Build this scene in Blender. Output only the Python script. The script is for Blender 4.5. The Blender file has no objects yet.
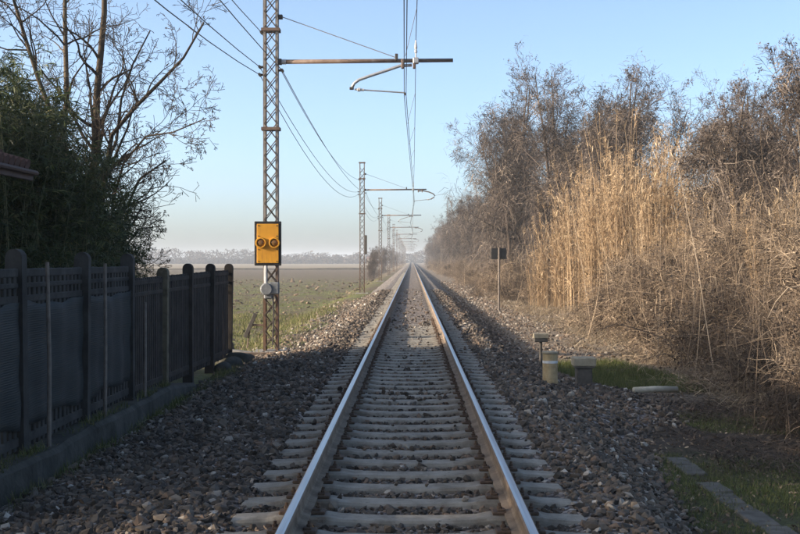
import bpy, math, random
import numpy as np
from mathutils import Vector, Matrix

# ------------------------------------------------------------------ camera, world, sun, exposure
SC = bpy.context.scene
COL = SC.collection
F_PX = 1220.0                      # focal length in pixels of the 800 px wide photograph
CAM = (0.03, 0.0, 1.62)            # rail head is z = 0, track runs along +Y
cam_d = bpy.data.cameras.new('camera')
cam_d.sensor_width = 36.0
cam_d.lens = F_PX / 800.0 * 36.0
cam_d.clip_start = 0.1
cam_d.clip_end = 12000.0
cam = bpy.data.objects.new('camera', cam_d)
COL.objects.link(cam)
cam.location = CAM
cam.rotation_euler = (math.radians(90) - 7.0 / F_PX, 0, 12.0 / F_PX)
SC.camera = cam

SUN_EL = math.radians(17.0)
SUN_AZ = math.radians(-102.0)      # from +Y, clockwise positive: left and a little behind the camera
sun_dir = Vector((math.sin(SUN_AZ) * math.cos(SUN_EL), math.cos(SUN_AZ) * math.cos(SUN_EL), math.sin(SUN_EL)))
world = bpy.data.worlds.new('World')
SC.world = world
world.use_nodes = True
wn = world.node_tree.nodes
wl = world.node_tree.links
bg = wn['Background']
sky = wn.new('ShaderNodeTexSky')
sky.sky_type = 'NISHITA'
sky.sun_disc = False
sky.sun_elevation = SUN_EL
sky.sun_rotation = SUN_AZ
sky.altitude = 0
sky.air_density = 0.5
sky.dust_density = 2.2
sky.ozone_density = 1.5
tintn = wn.new('ShaderNodeMix')
tintn.data_type = 'RGBA'
tintn.blend_type = 'MULTIPLY'
tintn.inputs[0].default_value = 1.0
tintn.inputs[7].default_value = (1.12, 1.12, 1.03, 1.0)      # white balance of the whole sky
wl.new(sky.outputs['Color'], tintn.inputs[6])
wl.new(tintn.outputs[2], bg.inputs['Color'])
bg.inputs['Strength'].default_value = 0.15
sun_d = bpy.data.lights.new('sun', 'SUN')
sun_d.energy = 3.9
sun_d.angle = math.radians(0.6)
sun_d.color = (1.0, 0.85, 0.68)
sun = bpy.data.objects.new('sun', sun_d)
COL.objects.link(sun)
sun.rotation_euler = (-sun_dir).to_track_quat('-Z', 'Y').to_euler()
sun.location = (-40, -10, 30)
SC.view_settings.view_transform = 'Standard'
SC.view_settings.look = 'None'
SC.view_settings.gamma = 1.0
SC.view_settings.use_curve_mapping = False
SC.view_settings.exposure = 1.25
SC.cycles.volume_bounces = 0
SC.cycles.max_bounces = 6
SC.cycles.diffuse_bounces = 3

rng = np.random.default_rng(7)
random.seed(7)


def px(x, y, d):
    """photo pixel + distance along the track -> world point"""
    return ((x - 412.0) / F_PX * d + CAM[0], d, CAM[2] - (y - 260.0) / F_PX * d)


# ------------------------------------------------------------------ object helpers
def tag(o, label=None, cat=None, group=None, kind=None):
    if label: o['label'] = label
    if cat: o['category'] = cat
    if group: o['group'] = group
    if kind: o['kind'] = kind
    return o


def empty(name, loc=(0, 0, 0), rz=0.0, label=None, cat=None, group=None):
    o = bpy.data.objects.new(name, None)
    o.empty_display_size = 0.2
    COL.objects.link(o)
    o.location = loc
    o.rotation_euler = (0, 0, rz)
    return tag(o, label, cat, group)


def link(name, me, parent=None, loc=(0, 0, 0), rot=(0, 0, 0)):
    o = bpy.data.objects.new(name, me)
    COL.objects.link(o)
    o.parent = parent
    o.location = loc
    o.rotation_euler = rot
    return o


def np_mesh(name, V, F, mat, smooth=False, tint=None):
    V = np.ascontiguousarray(V, dtype=np.float32)
    F = np.ascontiguousarray(F, dtype=np.int32)
    me = bpy.data.meshes.new(name)
    k = F.shape[1]
    me.vertices.add(len(V))
    me.vertices.foreach_set('co', V.ravel())
    me.loops.add(F.size)
    me.loops.foreach_set('vertex_index', F.ravel())
    me.polygons.add(len(F))
    me.polygons.foreach_set('loop_start', np.arange(0, F.size, k, dtype=np.int32))
    me.polygons.foreach_set('use_smooth', np.full(len(F), smooth, dtype=bool))
    if tint is not None:
        a = me.attributes.new('tint', 'FLOAT', 'POINT')
        a.data.foreach_set('value', np.ascontiguousarray(tint, dtype=np.float32))
    me.update(calc_edges=True)
    me.materials.append(mat)
    return me


class MB:
    """collects faces of one part"""
    def __init__(s):
        s.v = []; s.f = []

    def add(s, vs, fs):
        n = len(s.v)
        s.v += [tuple(v) for v in vs]
        s.f += [tuple(i + n for i in f) for f in fs]
        return s

    def box(s, c, d, rot=None, bev=0.0):
        """chamfered box, centre c, dims d"""
        hx, hy, hz = d[0] / 2, d[1] / 2, d[2] / 2
        b = min(bev, hx * .9, hy * .9, hz * .9)
        if b <= 0:
            vs = [(x, y, z) for z in (-hz, hz) for y in (-hy, hy) for x in (-hx, hx)]
            fs = [(0, 2, 3, 1), (4, 5, 7, 6), (0, 1, 5, 4), (2, 6, 7, 3), (0, 4, 6, 2), (1, 3, 7, 5)]
        else:
            vs = []; idx = {}
            for sx in (-1, 1):
                for sy in (-1, 1):
                    for sz in (-1, 1):
                        for ax in range(3):
                            p = [sx * hx, sy * hy, sz * hz]
                            for a2 in range(3):
                                if a2 != ax: p[a2] -= (sx, sy, sz)[a2] * b
                            idx[(sx, sy, sz, ax)] = len(vs); vs.append(tuple(p))
            fs = []
            for ax in range(3):
                o1, o2 = [(1, 2), (2, 0), (0, 1)][ax]
                for sg in (-1, 1):
                    q = []
                    for a, b2 in ((-1, -1), (1, -1), (1, 1), (-1, 1)):
                        sgn = [0, 0, 0]; sgn[ax] = sg; sgn[o1] = a; sgn[o2] = b2
                        q.append(idx[(*sgn, ax)])
                    fs.append(q if sg > 0 else q[::-1])
                # edges along axis ax
                for a, b2 in ((-1, -1), (1, -1), (1, 1), (-1, 1)):
                    s0 = [0, 0, 0]; s0[ax] = -1; s0[o1] = a; s0[o2] = b2
                    s1 = list(s0); s1[ax] = 1
                    q = [idx[(*s0, o1)], idx[(*s1, o1)], idx[(*s1, o2)], idx[(*s0, o2)]]
                    fs.append(q if a * b2 < 0 else q[::-1])
            for sx in (-1, 1):
                for sy in (-1, 1):
                    for sz in (-1, 1):
                        q = [idx[(sx, sy, sz, 0)], idx[(sx, sy, sz, 1)], idx[(sx, sy, sz, 2)]]
                        fs.append(q if sx * sy * sz > 0 else q[::-1])
        M = rot if rot is not None else Matrix.Identity(3)
        vs = [tuple(M @ Vector(v) + Vector(c)) for v in vs]
        return s.add(vs, fs)

    def tube(s, pts, r, n=8, caps=True):
        pts = [Vector(p) for p in pts]
        rs = r if isinstance(r, (list, tuple)) else [r] * len(pts)
        vs = []; fs = []
        for i, p in enumerate(pts):
            t = (pts[min(i + 1, len(pts) - 1)] - pts[max(i - 1, 0)]).normalized()
            u = t.cross(Vector((0, 0, 1)))
            if u.length < 0.05: u = t.cross(Vector((0, 1, 0)))
            u.normalize(); w = t.cross(u)
            for k in range(n):
                a = 2 * math.pi * k / n
                vs.append(p + (u * math.cos(a) + w * math.sin(a)) * rs[i])
        for i in range(len(pts) - 1):
            for k in range(n):
                k2 = (k + 1) % n
                fs.append((i * n + k, i * n + k2, (i + 1) * n + k2, (i + 1) * n + k))
        if caps:
            fs.append(tuple(range(n))[::-1]); fs.append(tuple((len(pts) - 1) * n + k for k in range(n)))
        return s.add(vs, fs)

    def lathe(s, c, prof, n=16, axis='z'):
        """prof = [(r, h)]"""
        vs = []; fs = []
        for r, h in prof:
            for k in range(n):
                a = 2 * math.pi * k / n
                x, y = r * math.cos(a), r * math.sin(a)
                vs.append((c[0] + x, c[1] + y, c[2] + h) if axis == 'z' else (c[0] + x, c[1] - h, c[2] + y))
        for i in range(len(prof) - 1):
            for k in range(n):
                k2 = (k + 1) % n
                fs.append((i * n + k, i * n + k2, (i + 1) * n + k2, (i + 1) * n + k))
        fs.append(tuple(range(n))[::-1]); fs.append(tuple((len(prof) - 1) * n + k for k in range(n)))
        return s.add(vs, fs)

    def mesh(s, name, mat, smooth=False):
        me = bpy.data.meshes.new(name)
        me.from_pydata(s.v, [], s.f)
        me.update()
        me.materials.append(mat)
        if smooth:
            me.polygons.foreach_set('use_smooth', [True] * len(me.polygons))
        return me

    def build(s, name, mat, parent=None, loc=(0, 0, 0), rot=(0, 0, 0), smooth=False):
        return link(name, s.mesh(name, mat, smooth), parent, loc, rot)


def copy_tree(o, parent=None):
    c = o.copy()
    COL.objects.link(c)
    c.parent = parent
    for ch in KIDS.get(o.name, []):
        copy_tree(ch, c)
    return c


KIDS = {}


def reg(o):
    """remember children of a prototype so that copies need no scene update"""
    ks = [x for x in COL.objects if x.parent == o]
    KIDS[o.name] = ks
    for k in ks: reg(k)
    return o


# ------------------------------------------------------------------ batched geometry
def batch_tubes(P, R, sides):
    B, N, _ = P.shape
    T = np.gradient(P, axis=1)
    T /= np.linalg.norm(T, axis=2, keepdims=True) + 1e-9
    ref = np.array([0.31, 0.87, 0.38]); ref /= np.linalg.norm(ref)
    U = np.cross(T, ref); U /= np.linalg.norm(U, axis=2, keepdims=True) + 1e-6
    W = np.cross(T, U)
    a = np.arange(sides) * 2 * np.pi / sides
    V = P[:, :, None, :] + (U[:, :, None, :] * np.cos(a)[None, None, :, None] + W[:, :, None, :] * np.sin(a)[None, None, :, None]) * R[:, :, None, None]
    V = V.reshape(-1, 3)
    b = np.arange(B)[:, None, None] * N * sides
    i = np.arange(N - 1)[None, :, None] * sides
    k = np.arange(sides)[None, None, :]
    k2 = (k + 1) % sides
    Fq = np.stack([b + i + k, b + i + k2, b + i + sides + k2, b + i + sides + k], axis=-1).reshape(-1, 4)
    return V, Fq


def batch_ribbons(P, W, S):
    """P (B,N,3) centre lines, W (B,N) half widths, S (B,3) side directions"""
    B, N, _ = P.shape
    L = P - S[:, None, :] * W[:, :, None]
    Rr = P + S[:, None, :] * W[:, :, None]
    V = np.stack([L, Rr], axis=2).reshape(-1, 3)
    b = np.arange(B)[:, None] * N * 2
    i = np.arange(N - 1)[None, :] * 2
    Fq = np.stack([b + i, b + i + 1, b + i + 3, b + i + 2], axis=-1).reshape(-1, 4)
    return V, Fq


def unit(v):
    return v / (np.linalg.norm(v, axis=-1, keepdims=True) + 1e-9)


def rand_dirs(n, r=None):
    r = r or rng
    return unit(r.normal(size=(n, 3)))


class NB:
    """accumulates quads with a tint per vertex"""
    def __init__(s):
        s.V = []; s.F = []; s.T = []; s.n = 0

    def add(s, V, F, t):
        s.V.append(V); s.F.append(F + s.n); s.n += len(V)
        t = np.asarray(t, dtype=np.float32)
        s.T.append(np.full(len(V), t) if t.ndim == 0 else np.repeat(t, len(V) // len(t)))
        return s

    def mesh(s, name, mat, smooth=False):
        return np_mesh(name, np.concatenate(s.V), np.concatenate(s.F), mat, smooth, np.concatenate(s.T))


# ------------------------------------------------------------------ material helpers
class NT:
    def __init__(s, name):
        s.m = bpy.data.materials.new(name)
        s.m.use_nodes = True
        s.t = s.m.node_tree
        s.b = s.t.nodes['Principled BSDF']
        s.b.inputs['Roughness'].default_value = 0.85
        s.b.inputs['Specular IOR Level'].default_value = 0.3

    def n(s, typ, ins=None, **props):
        nd = s.t.nodes.new(typ)
        for k, v in props.items(): setattr(nd, k, v)
        for k, v in (ins or {}).items():
            if isinstance(v, bpy.types.NodeSocket): s.t.links.new(v, nd.inputs[k])
            else: nd.inputs[k].default_value = v
        return nd

    def set(s, key, v):
        if isinstance(v, bpy.types.NodeSocket): s.t.links.new(v, s.b.inputs[key])
        else: s.b.inputs[key].default_value = v
        return s

    def pos(s, obj=False):
        return s.n('ShaderNodeTexCoord').outputs['Object'] if obj else s.n('ShaderNodeNewGeometry').outputs['Position']

    def noise(s, vec, scale, detail=4.0, rough=0.55):
        return s.n('ShaderNodeTexNoise', {'Vector': vec, 'Scale': scale, 'Detail': detail, 'Roughness': rough}).outputs['Fac']

    def ramp(s, fac, stops):
        r = s.n('ShaderNodeValToRGB', {'Fac': fac})
        el = r.color_ramp.elements
        while len(el) < len(stops): el.new(0.5)
        for e, (p, c) in zip(el, stops):
            e.position = p; e.color = (*c, 1.0)
        return r.outputs['Color']

    def mix(s, fac, a, b, blend='MIX'):
        nd = s.n('ShaderNodeMix', data_type='RGBA', blend_type=blend)
        for i, v in ((0, fac), (6, a), (7, b)):
            if isinstance(v, bpy.types.NodeSocket): s.t.links.new(v, nd.inputs[i])
            else: nd.inputs[i].default_value = (*v, 1.0) if isinstance(v, (tuple, list)) else v
        return nd.outputs[2]

    def math(s, op, a, b=0.0, clamp=False):
        nd = s.n('ShaderNodeMath', operation=op, use_clamp=clamp)
        for i, v in ((0, a), (1, b)):
            if isinstance(v, bpy.types.NodeSocket): s.t.links.new(v, nd.inputs[i])
            else: nd.inputs[i].default_value = v
        return nd.outputs[0]

    def range(s, v, a, b, smooth=True):
        return s.n('ShaderNodeMapRange', {'Value': v, 'From Min': a, 'From Max': b}, interpolation_type='SMOOTHSTEP' if smooth else 'LINEAR').outputs[0]

    def bump(s, h, strength=0.5, dist=0.02):
        s.set('Normal', s.n('ShaderNodeBump', {'Height': h, 'Strength': strength, 'Distance': dist}).outputs[0])
        return s

    def attr(s, name):
        return s.n('ShaderNodeAttribute', attribute_name=name).outputs['Fac']


def mottled(name, stops, scale=8.0, rough=0.85, bump=0.3, dist=0.01, metallic=0.0, detail=6.0, obj=False):
    m = NT(name)
    p = m.pos(obj)
    f = m.noise(p, scale, detail, 0.6)
    m.set('Base Color', m.ramp(f, stops)).set('Roughness', rough).set('Metallic', metallic)
    if bump: m.bump(m.noise(p, scale * 4, 5.0), bump, dist)
    return m.m


def tinted(name, stops, rough=0.8, nscale=3.0, amount=0.35, trans=0.0):
    """colour from the per-piece tint attribute, a little noise on top"""
    m = NT(name)
    c = m.ramp(m.attr('tint'), stops)
    f = m.noise(m.pos(), nscale, 3.0)
    c2 = m.mix(amount, c, m.ramp(f, [(0.3, (0.45, 0.45, 0.45)), (0.7, (1.0, 1.0, 1.0))]), 'MULTIPLY')
    m.set('Base Color', c2).set('Roughness', rough)
    if trans:
        tr = m.n('ShaderNodeBsdfTranslucent', {'Color': c2})
        ms = m.n('ShaderNodeMixShader', {0: trans, 1: m.b.outputs[0], 2: tr.outputs[0]})
        m.t.links.new(ms.outputs[0], m.t.nodes['Material Output'].inputs['Surface'])
    return m.m


M = {}


def make_materials():
    # --- ground of field and verges
    m = NT('ground_soil')
    p = m.pos()
    sep = m.n('ShaderNodeSeparateXYZ', {0: p})
    X, Y = sep.outputs[0], sep.outputs[1]
    big = m.noise(p, 0.09, 4.0)
    mid = m.noise(p, 0.9, 5.0, 0.65)
    fine = m.noise(p, 9.0, 6.0, 0.7)
    Yn = m.math('ADD', Y, m.math('MULTIPLY', m.math('SUBTRACT', big, 0.5), 120.0))
    soil = m.ramp(fine, [(0.25, (0.065, 0.045, 0.029)), (0.55, (0.135, 0.098, 0.066)), (0.8, (0.23, 0.18, 0.125))])
    grass = m.ramp(fine, [(0.25, (0.07, 0.085, 0.018)), (0.55, (0.14, 0.15, 0.038)), (0.8, (0.23, 0.205, 0.08))])
    fur = m.noise(m.n('ShaderNodeMapping', {'Vector': p, 'Scale': (0.9, 0.12, 1.0), 'Rotation': (0, 0, 0.5)}).outputs[0], 1.0, 5.0, 0.7)
    gf = m.range(m.math('ADD', m.math('MULTIPLY', mid, 0.5), m.math('ADD', m.math('MULTIPLY', big, 0.25), m.math('MULTIPLY', fur, 0.25))), 0.44, 0.54)
    gnear = m.range(Yn, 230.0, 90.0)
    fieldc = m.mix(m.math('MULTIPLY', gf, m.math('ADD', m.math('MULTIPLY', gnear, 0.75), 0.15)), soil, grass)
    stub = m.ramp(mid, [(0.3, (0.19, 0.15, 0.095)), (0.7, (0.28, 0.225, 0.145))])
    fieldc = m.mix(m.range(Y, 352.0, 362.0), fieldc, stub)
    # right-hand verge: dark humus near, tan litter and grit farther on
    humus = m.ramp(fine, [(0.3, (0.03, 0.023, 0.016)), (0.7, (0.10, 0.075, 0.052))])
    litter = m.ramp(fine, [(0.25, (0.10, 0.078, 0.055)), (0.5, (0.21, 0.165, 0.12)), (0.8, (0.33, 0.28, 0.21))])
    vy = m.math('ADD', Y, m.math('MULTIPLY', m.math('SUBTRACT', mid, 0.5), 8.0))
    verge = m.mix(m.range(vy, 17.0, 22.0), humus, litter)
    mossf = m.math('MULTIPLY', m.range(vy, 15.5, 13.5), m.range(m.noise(p, 1.6, 5.0), 0.42, 0.56))
    verge = m.mix(m.math('MULTIPLY', mossf, 0.85), verge, m.ramp(fine, [(0.3, (0.035, 0.046, 0.012)), (0.7, (0.085, 0.10, 0.028))]))
    col = m.mix(m.range(X, -0.5, 0.5), fieldc, verge)
    m.set('Base Color', col).set('Roughness', 0.95)
    m.bump(m.math('ADD', fine, m.math('MULTIPLY', mid, 1.5)), 1.0, 0.14)
    M['ground'] = m.m
    # --- ballast sheet
    m = NT('ballast_bed')
    p = m.pos()
    v = m.n('ShaderNodeTexVoronoi', {'Vector': p, 'Scale': 19.0, 'Randomness': 1.0})
    vs = m.n('ShaderNodeSeparateColor', {0: v.outputs['Color']})
    c = m.ramp(vs.outputs[0], [(0.0, (0.05, 0.042, 0.038)), (0.3, (0.11, 0.09, 0.078)), (0.65, (0.21, 0.175, 0.15)), (0.9, (0.32, 0.28, 0.25)), (1.0, (0.45, 0.42, 0.38))])
    sep = m.n('ShaderNodeSeparateXYZ', {0: p})
    dust = m.math('MULTIPLY', m.range(m.math('ABSOLUTE', sep.outputs[0]), 1.5, 0.5), m.range(m.noise(p, 1.3, 4.0), 0.35, 0.65))
    c = m.mix(m.math('MULTIPLY', dust, 0.55), c, (0.20, 0.155, 0.115))
    deep = m.range(v.outputs['Distance'], 0.75, 0.35)
    m.set('Base Color', c).set('Roughness', 0.9)
    m.bump(deep, 1.0, 0.03)
    M['ballast'] = m.m
    M['stone'] = tinted('ballast_stone', [(0.0, (0.030, 0.024, 0.018)), (0.25, (0.074, 0.059, 0.045)), (0.5, (0.14, 0.113, 0.087)), (0.68, (0.165, 0.11, 0.074)),
                                          (0.84, (0.23, 0.195, 0.155)), (0.95, (0.36, 0.315, 0.26)), (1.0, (0.52, 0.47, 0.40))], 0.8, 30.0, 0.5)
    # --- track
    m = NT('sleeper_concrete')
    p = m.pos()
    f = m.noise(p, 6.0, 7.0, 0.7)
    c = m.ramp(f, [(0.25, (0.13, 0.113, 0.088)), (0.5, (0.245, 0.225, 0.188)), (0.8, (0.35, 0.328, 0.28))])
    sep = m.n('ShaderNodeSeparateXYZ', {0: p})
    d = m.math('ABSOLUTE', m.math('SUBTRACT', m.math('ABSOLUTE', sep.outputs[0]), 0.755))
    rust = m.math('MULTIPLY', m.range(d, 0.42, 0.08), m.range(m.noise(p, 9.0, 5.0), 0.3, 0.7))
    c = m.mix(m.math('MULTIPLY', rust, 0.7), c, (0.125, 0.085, 0.055))
    dirt = m.range(m.noise(p, 2.6, 6.0, 0.7), 0.5, 0.68)
    c = m.mix(m.math('MULTIPLY', dirt, 0.65), c, (0.12, 0.095, 0.068))
    blot = m.range(m.noise(p, 22.0, 4.0, 0.6), 0.62, 0.72)
    c = m.mix(m.math('MULTIPLY', blot, 0.6), c, (0.07, 0.055, 0.042))
    m.set('Base Color', c).set('Roughness', 0.9)
    m.bump(m.noise(p, 60.0, 6.0, 0.7), 0.5, 0.006)
    M['sleeper'] = m.m
    m = NT('rail_head_steel')
    p = m.pos()
    g = m.n('ShaderNodeNewGeometry')
    nz = m.n('ShaderNodeSeparateXYZ', {0: g.outputs['Normal']}).outputs[2]
    st = m.n('ShaderNodeMapping', {'Vector': p, 'Scale': (40.0, 0.6, 40.0)}).outputs[0]
    top = m.range(nz, 0.93, 0.995)
    rc = m.ramp(m.noise(p, 7.0, 6.0), [(0.3, (0.11, 0.075, 0.05)), (0.7, (0.21, 0.155, 0.11))])
    sc = m.ramp(m.noise(st, 1.0, 3.0), [(0.3, (0.30, 0.305, 0.32)), (0.7, (0.50, 0.50, 0.51))])
    m.set('Base Color', m.mix(top, rc, sc)).set('Metallic', top)
    m.set('Roughness', m.n('ShaderNodeMapRange', {'Value': top, 'To Min': 0.8, 'To Max': 0.30}).outputs[0])
    M['rail_head'] = m.m
    m = NT('rail_web_rust')
    p = m.pos()
    c = m.ramp(m.noise(p, 5.0, 7.0, 0.7), [(0.3, (0.10, 0.068, 0.045)), (0.52, (0.20, 0.15, 0.105)), (0.75, (0.29, 0.23, 0.17))])
    sw = m.n('ShaderNodeSeparateXYZ', {0: p}).outputs[1]
    ph = m.math('ABSOLUTE', m.math('SUBTRACT', m.math('FRACT', m.math('DIVIDE', m.math('SUBTRACT', sw, 1.14), 0.6)), 0.5))
    grime = m.math('MULTIPLY', m.range(ph, 0.32, 0.05), m.range(m.noise(p, 14.0, 4.0), 0.35, 0.65))
    m.set('Base Color', m.mix(m.math('MULTIPLY', grime, 0.3), c, (0.055, 0.034, 0.022))).set('Roughness', 0.85)
    m.bump(m.noise(p, 45.0, 5.0), 0.3, 0.004)
    M['rail_web'] = m.m
    M['clip'] = mottled('clip_rust', [(0.3, (0.045, 0.028, 0.02)), (0.7, (0.13, 0.085, 0.055))], 25.0, 0.8)
    # --- masts
    m = NT('mast_steel')
    p = m.pos()
    z = m.n('ShaderNodeSeparateXYZ', {0: p}).outputs[2]
    f = m.noise(p, 5.0, 6.0, 0.65)
    grey = m.ramp(f, [(0.3, (0.15, 0.125, 0.105)), (0.7, (0.30, 0.265, 0.235))])
    rust = m.ramp(f, [(0.3, (0.085, 0.045, 0.028)), (0.7, (0.19, 0.115, 0.075))])
    zz = m.math('ADD', z, m.math('MULTIPLY', m.math('SUBTRACT', m.noise(p, 3.0, 4.0), 0.5), 2.2))
    m.set('Base Color', m.mix(m.range(zz, 0.9, 2.0), rust, grey)).set('Roughness', 0.7).set('Metallic', 0.0)
    M['mast'] = m.m
    M['lacing'] = mottled('lacing_steel', [(0.3, (0.06, 0.042, 0.033)), (0.7, (0.15, 0.12, 0.10))], 7.0, 0.75, 0)
    M['arm'] = mottled('arm_rust', [(0.3, (0.085, 0.052, 0.037)), (0.55, (0.145, 0.098, 0.074)), (0.8, (0.23, 0.19, 0.165))], 6.0, 0.65, 0.2, 0.003)
    M['galv'] = mottled('galvanised', [(0.3, (0.30, 0.30, 0.30)), (0.7, (0.46, 0.46, 0.46))], 9.0, 0.5, 0.1, 0.002, 0.5)
    M['wire'] = mottled('wire_metal', [(0.3, (0.045, 0.042, 0.042)), (0.7, (0.085, 0.08, 0.078))], 3.0, 0.6, 0, metallic=0.3)
    M['ceramic'] = mottled('insulator_glaze', [(0.3, (0.35, 0.32, 0.30)), (0.7, (0.6, 0.58, 0.56))], 6.0, 0.3, 0)
    M['dark_clamp'] = mottled('clamp_iron', [(0.3, (0.03, 0.027, 0.025)), (0.7, (0.075, 0.065, 0.06))], 12.0, 0.6, 0)
    M['yellow'] = mottled('signal_yellow', [(0.3, (0.46, 0.205, 0.016)), (0.6, (0.56, 0.265, 0.022)), (0.85, (0.62, 0.32, 0.04))], 3.0, 0.5, 0.1, 0.002)
    m = NT('signal_yellow_weathered')
    p = m.pos()
    c = m.ramp(m.noise(p, 3.0, 5.0), [(0.3, (0.46, 0.205, 0.016)), (0.6, (0.56, 0.265, 0.022)), (0.85, (0.62, 0.33, 0.05))])
    stv = m.n('ShaderNodeMapping', {'Vector': p, 'Scale': (26.0, 26.0, 1.6)}).outputs[0]
    streak = m.range(m.noise(stv, 1.0, 5.0, 0.65), 0.52, 0.75)
    c = m.mix(m.math('MULTIPLY', streak, 0.6), c, (0.20, 0.095, 0.03))
    m.set('Base Color', c).set('Roughness', 0.6)
    M['yellow'] = m.m
    M['black'] = mottled('black_paint', [(0.3, (0.010, 0.010, 0.010)), (0.7, (0.022, 0.021, 0.020))], 6.0, 0.5, 0)
    M['lens'] = mottled('lens_glass', [(0.3, (0.14, 0.065, 0.02)), (0.7, (0.22, 0.11, 0.035))], 9.0, 0.15, 0)
    M['boxgrey'] = mottled('junction_grey', [(0.3, (0.11, 0.115, 0.12)), (0.7, (0.20, 0.205, 0.21))], 8.0, 0.6, 0.2, 0.003)
    M['white'] = mottled('white_paint', [(0.3, (0.55, 0.53, 0.5)), (0.7, (0.78, 0.77, 0.74))], 8.0, 0.6, 0.1, 0.002)
    # --- concrete, wood
    M['found'] = mottled('foundation_concrete', [(0.3, (0.15, 0.135, 0.115)), (0.55, (0.26, 0.24, 0.21)), (0.8, (0.36, 0.34, 0.31))], 4.0, 0.9, 0.5, 0.015)
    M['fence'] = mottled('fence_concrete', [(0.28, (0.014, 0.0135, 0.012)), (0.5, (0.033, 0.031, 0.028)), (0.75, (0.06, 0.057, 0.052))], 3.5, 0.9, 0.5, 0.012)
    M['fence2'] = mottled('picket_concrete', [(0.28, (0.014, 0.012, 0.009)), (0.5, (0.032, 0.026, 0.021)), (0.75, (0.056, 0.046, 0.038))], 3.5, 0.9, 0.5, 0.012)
    M['lichen'] = mottled('lichen_concrete', [(0.28, (0.06, 0.05, 0.032)), (0.5, (0.12, 0.10, 0.065)), (0.75, (0.18, 0.15, 0.10))], 7.0, 0.9, 0.5, 0.012)
    m = NT('shade_net')
    p = m.pos()
    sep = m.n('ShaderNodeSeparateXYZ', {0: p})
    wv = m.n('ShaderNodeTexWave', {'Vector': p, 'Scale': 14.0, 'Distortion': 1.5, 'Detail': 2.0}, bands_direction='Z').outputs['Fac']
    f = m.noise(p, 2.2, 4.0)
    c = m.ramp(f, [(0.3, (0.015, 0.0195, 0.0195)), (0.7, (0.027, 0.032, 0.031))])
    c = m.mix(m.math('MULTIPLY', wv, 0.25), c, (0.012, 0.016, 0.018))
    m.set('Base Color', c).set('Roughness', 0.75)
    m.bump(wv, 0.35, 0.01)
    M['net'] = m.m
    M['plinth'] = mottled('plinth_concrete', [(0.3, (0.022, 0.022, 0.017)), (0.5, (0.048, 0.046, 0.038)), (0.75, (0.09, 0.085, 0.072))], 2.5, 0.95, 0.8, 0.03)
    M['pole'] = mottled('weathered_pole', [(0.3, (0.10, 0.082, 0.068)), (0.7, (0.19, 0.16, 0.135))], 10.0, 0.85)
    M['wood'] = mottled('old_wood', [(0.3, (0.10, 0.07, 0.05)), (0.6, (0.20, 0.15, 0.115)), (0.8, (0.30, 0.25, 0.2))], 9.0, 0.9, 0.4, 0.01)
    M['tan_conc'] = mottled('tan_concrete', [(0.3, (0.30, 0.215, 0.105)), (0.6, (0.46, 0.345, 0.19)), (0.8, (0.54, 0.43, 0.26))], 9.0, 0.85, 0.4, 0.008)
    M['cap'] = mottled('cap_concrete', [(0.3, (0.22, 0.185, 0.125)), (0.6, (0.34, 0.29, 0.205)), (0.8, (0.42, 0.37, 0.28))], 9.0, 0.85, 0.4, 0.008)
    M['pale'] = mottled('pale_pipe', [(0.3, (0.42, 0.37, 0.27)), (0.6, (0.56, 0.51, 0.40)), (0.8, (0.66, 0.61, 0.50))], 9.0, 0.6, 0.2, 0.004)
    M['darkpost'] = mottled('dark_post', [(0.3, (0.05, 0.045, 0.038)), (0.7, (0.12, 0.105, 0.088))], 9.0, 0.85)
    M['slab'] = mottled('slab_concrete', [(0.3, (0.045, 0.043, 0.036)), (0.55, (0.085, 0.081, 0.071)), (0.8, (0.14, 0.135, 0.12))], 6.0, 0.9, 0.5, 0.008)
    M['tile'] = mottled('roof_tile', [(0.3, (0.05, 0.024, 0.019)), (0.7, (0.09, 0.046, 0.036))], 6.0, 0.85, 0.3, 0.01)
    M['fascia'] = mottled('fascia_wood', [(0.3, (0.05, 0.03, 0.026)), (0.7, (0.085, 0.053, 0.045))], 4.0, 0.7, 0.2, 0.005)
    M['plaster'] = mottled('shed_plaster', [(0.3, (0.05, 0.045, 0.04)), (0.7, (0.10, 0.09, 0.08))], 2.0, 0.9)
    # --- plants
    M['bark'] = mottled('bark', [(0.3, (0.065, 0.05, 0.04)), (0.6, (0.13, 0.105, 0.085)), (0.8, (0.20, 0.165, 0.14))], 9.0, 0.95, 0.6, 0.02, obj=True)
    M['robinia'] = tinted('robinia_bark', [(0.0, (0.03, 0.022, 0.016)), (0.6, (0.075, 0.056, 0.038)), (1.0, (0.125, 0.095, 0.062))], 0.95)
    M['twig'] = tinted('thicket_twigs', [(0.0, (0.032, 0.025, 0.021)), (0.45, (0.10, 0.075, 0.060)), (0.8, (0.18, 0.14, 0.112)), (1.0, (0.31, 0.25, 0.20))], 0.9, 0.6, 0.5)
    M['bramble'] = tinted('bramble_canes', [(0.0, (0.038, 0.027, 0.019)), (0.45, (0.125, 0.089, 0.061)), (0.8, (0.245, 0.18, 0.122)), (1.0, (0.46, 0.355, 0.245))], 0.9, 0.8, 0.45)
    M['reed'] = tinted('dry_reed', [(0.0, (0.085, 0.055, 0.03)), (0.4, (0.30, 0.20, 0.11)), (0.8, (0.50, 0.36, 0.215)), (1.0, (0.68, 0.53, 0.35))], 0.75, 0.5, 0.4, 0.15)
    M['litter'] = tinted('dead_grass', [(0.0, (0.10, 0.075, 0.045)), (0.5, (0.26, 0.195, 0.12)), (1.0, (0.45, 0.36, 0.24))], 0.85, 0.7, 0.3)
    M['bamboo'] = tinted('bamboo_leaf', [(0.0, (0.022, 0.032, 0.010)), (0.5, (0.052, 0.070, 0.019)), (0.85, (0.105, 0.118, 0.03)), (1.0, (0.22, 0.20, 0.07))], 0.55, 0.8, 0.4, 0.2)
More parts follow.
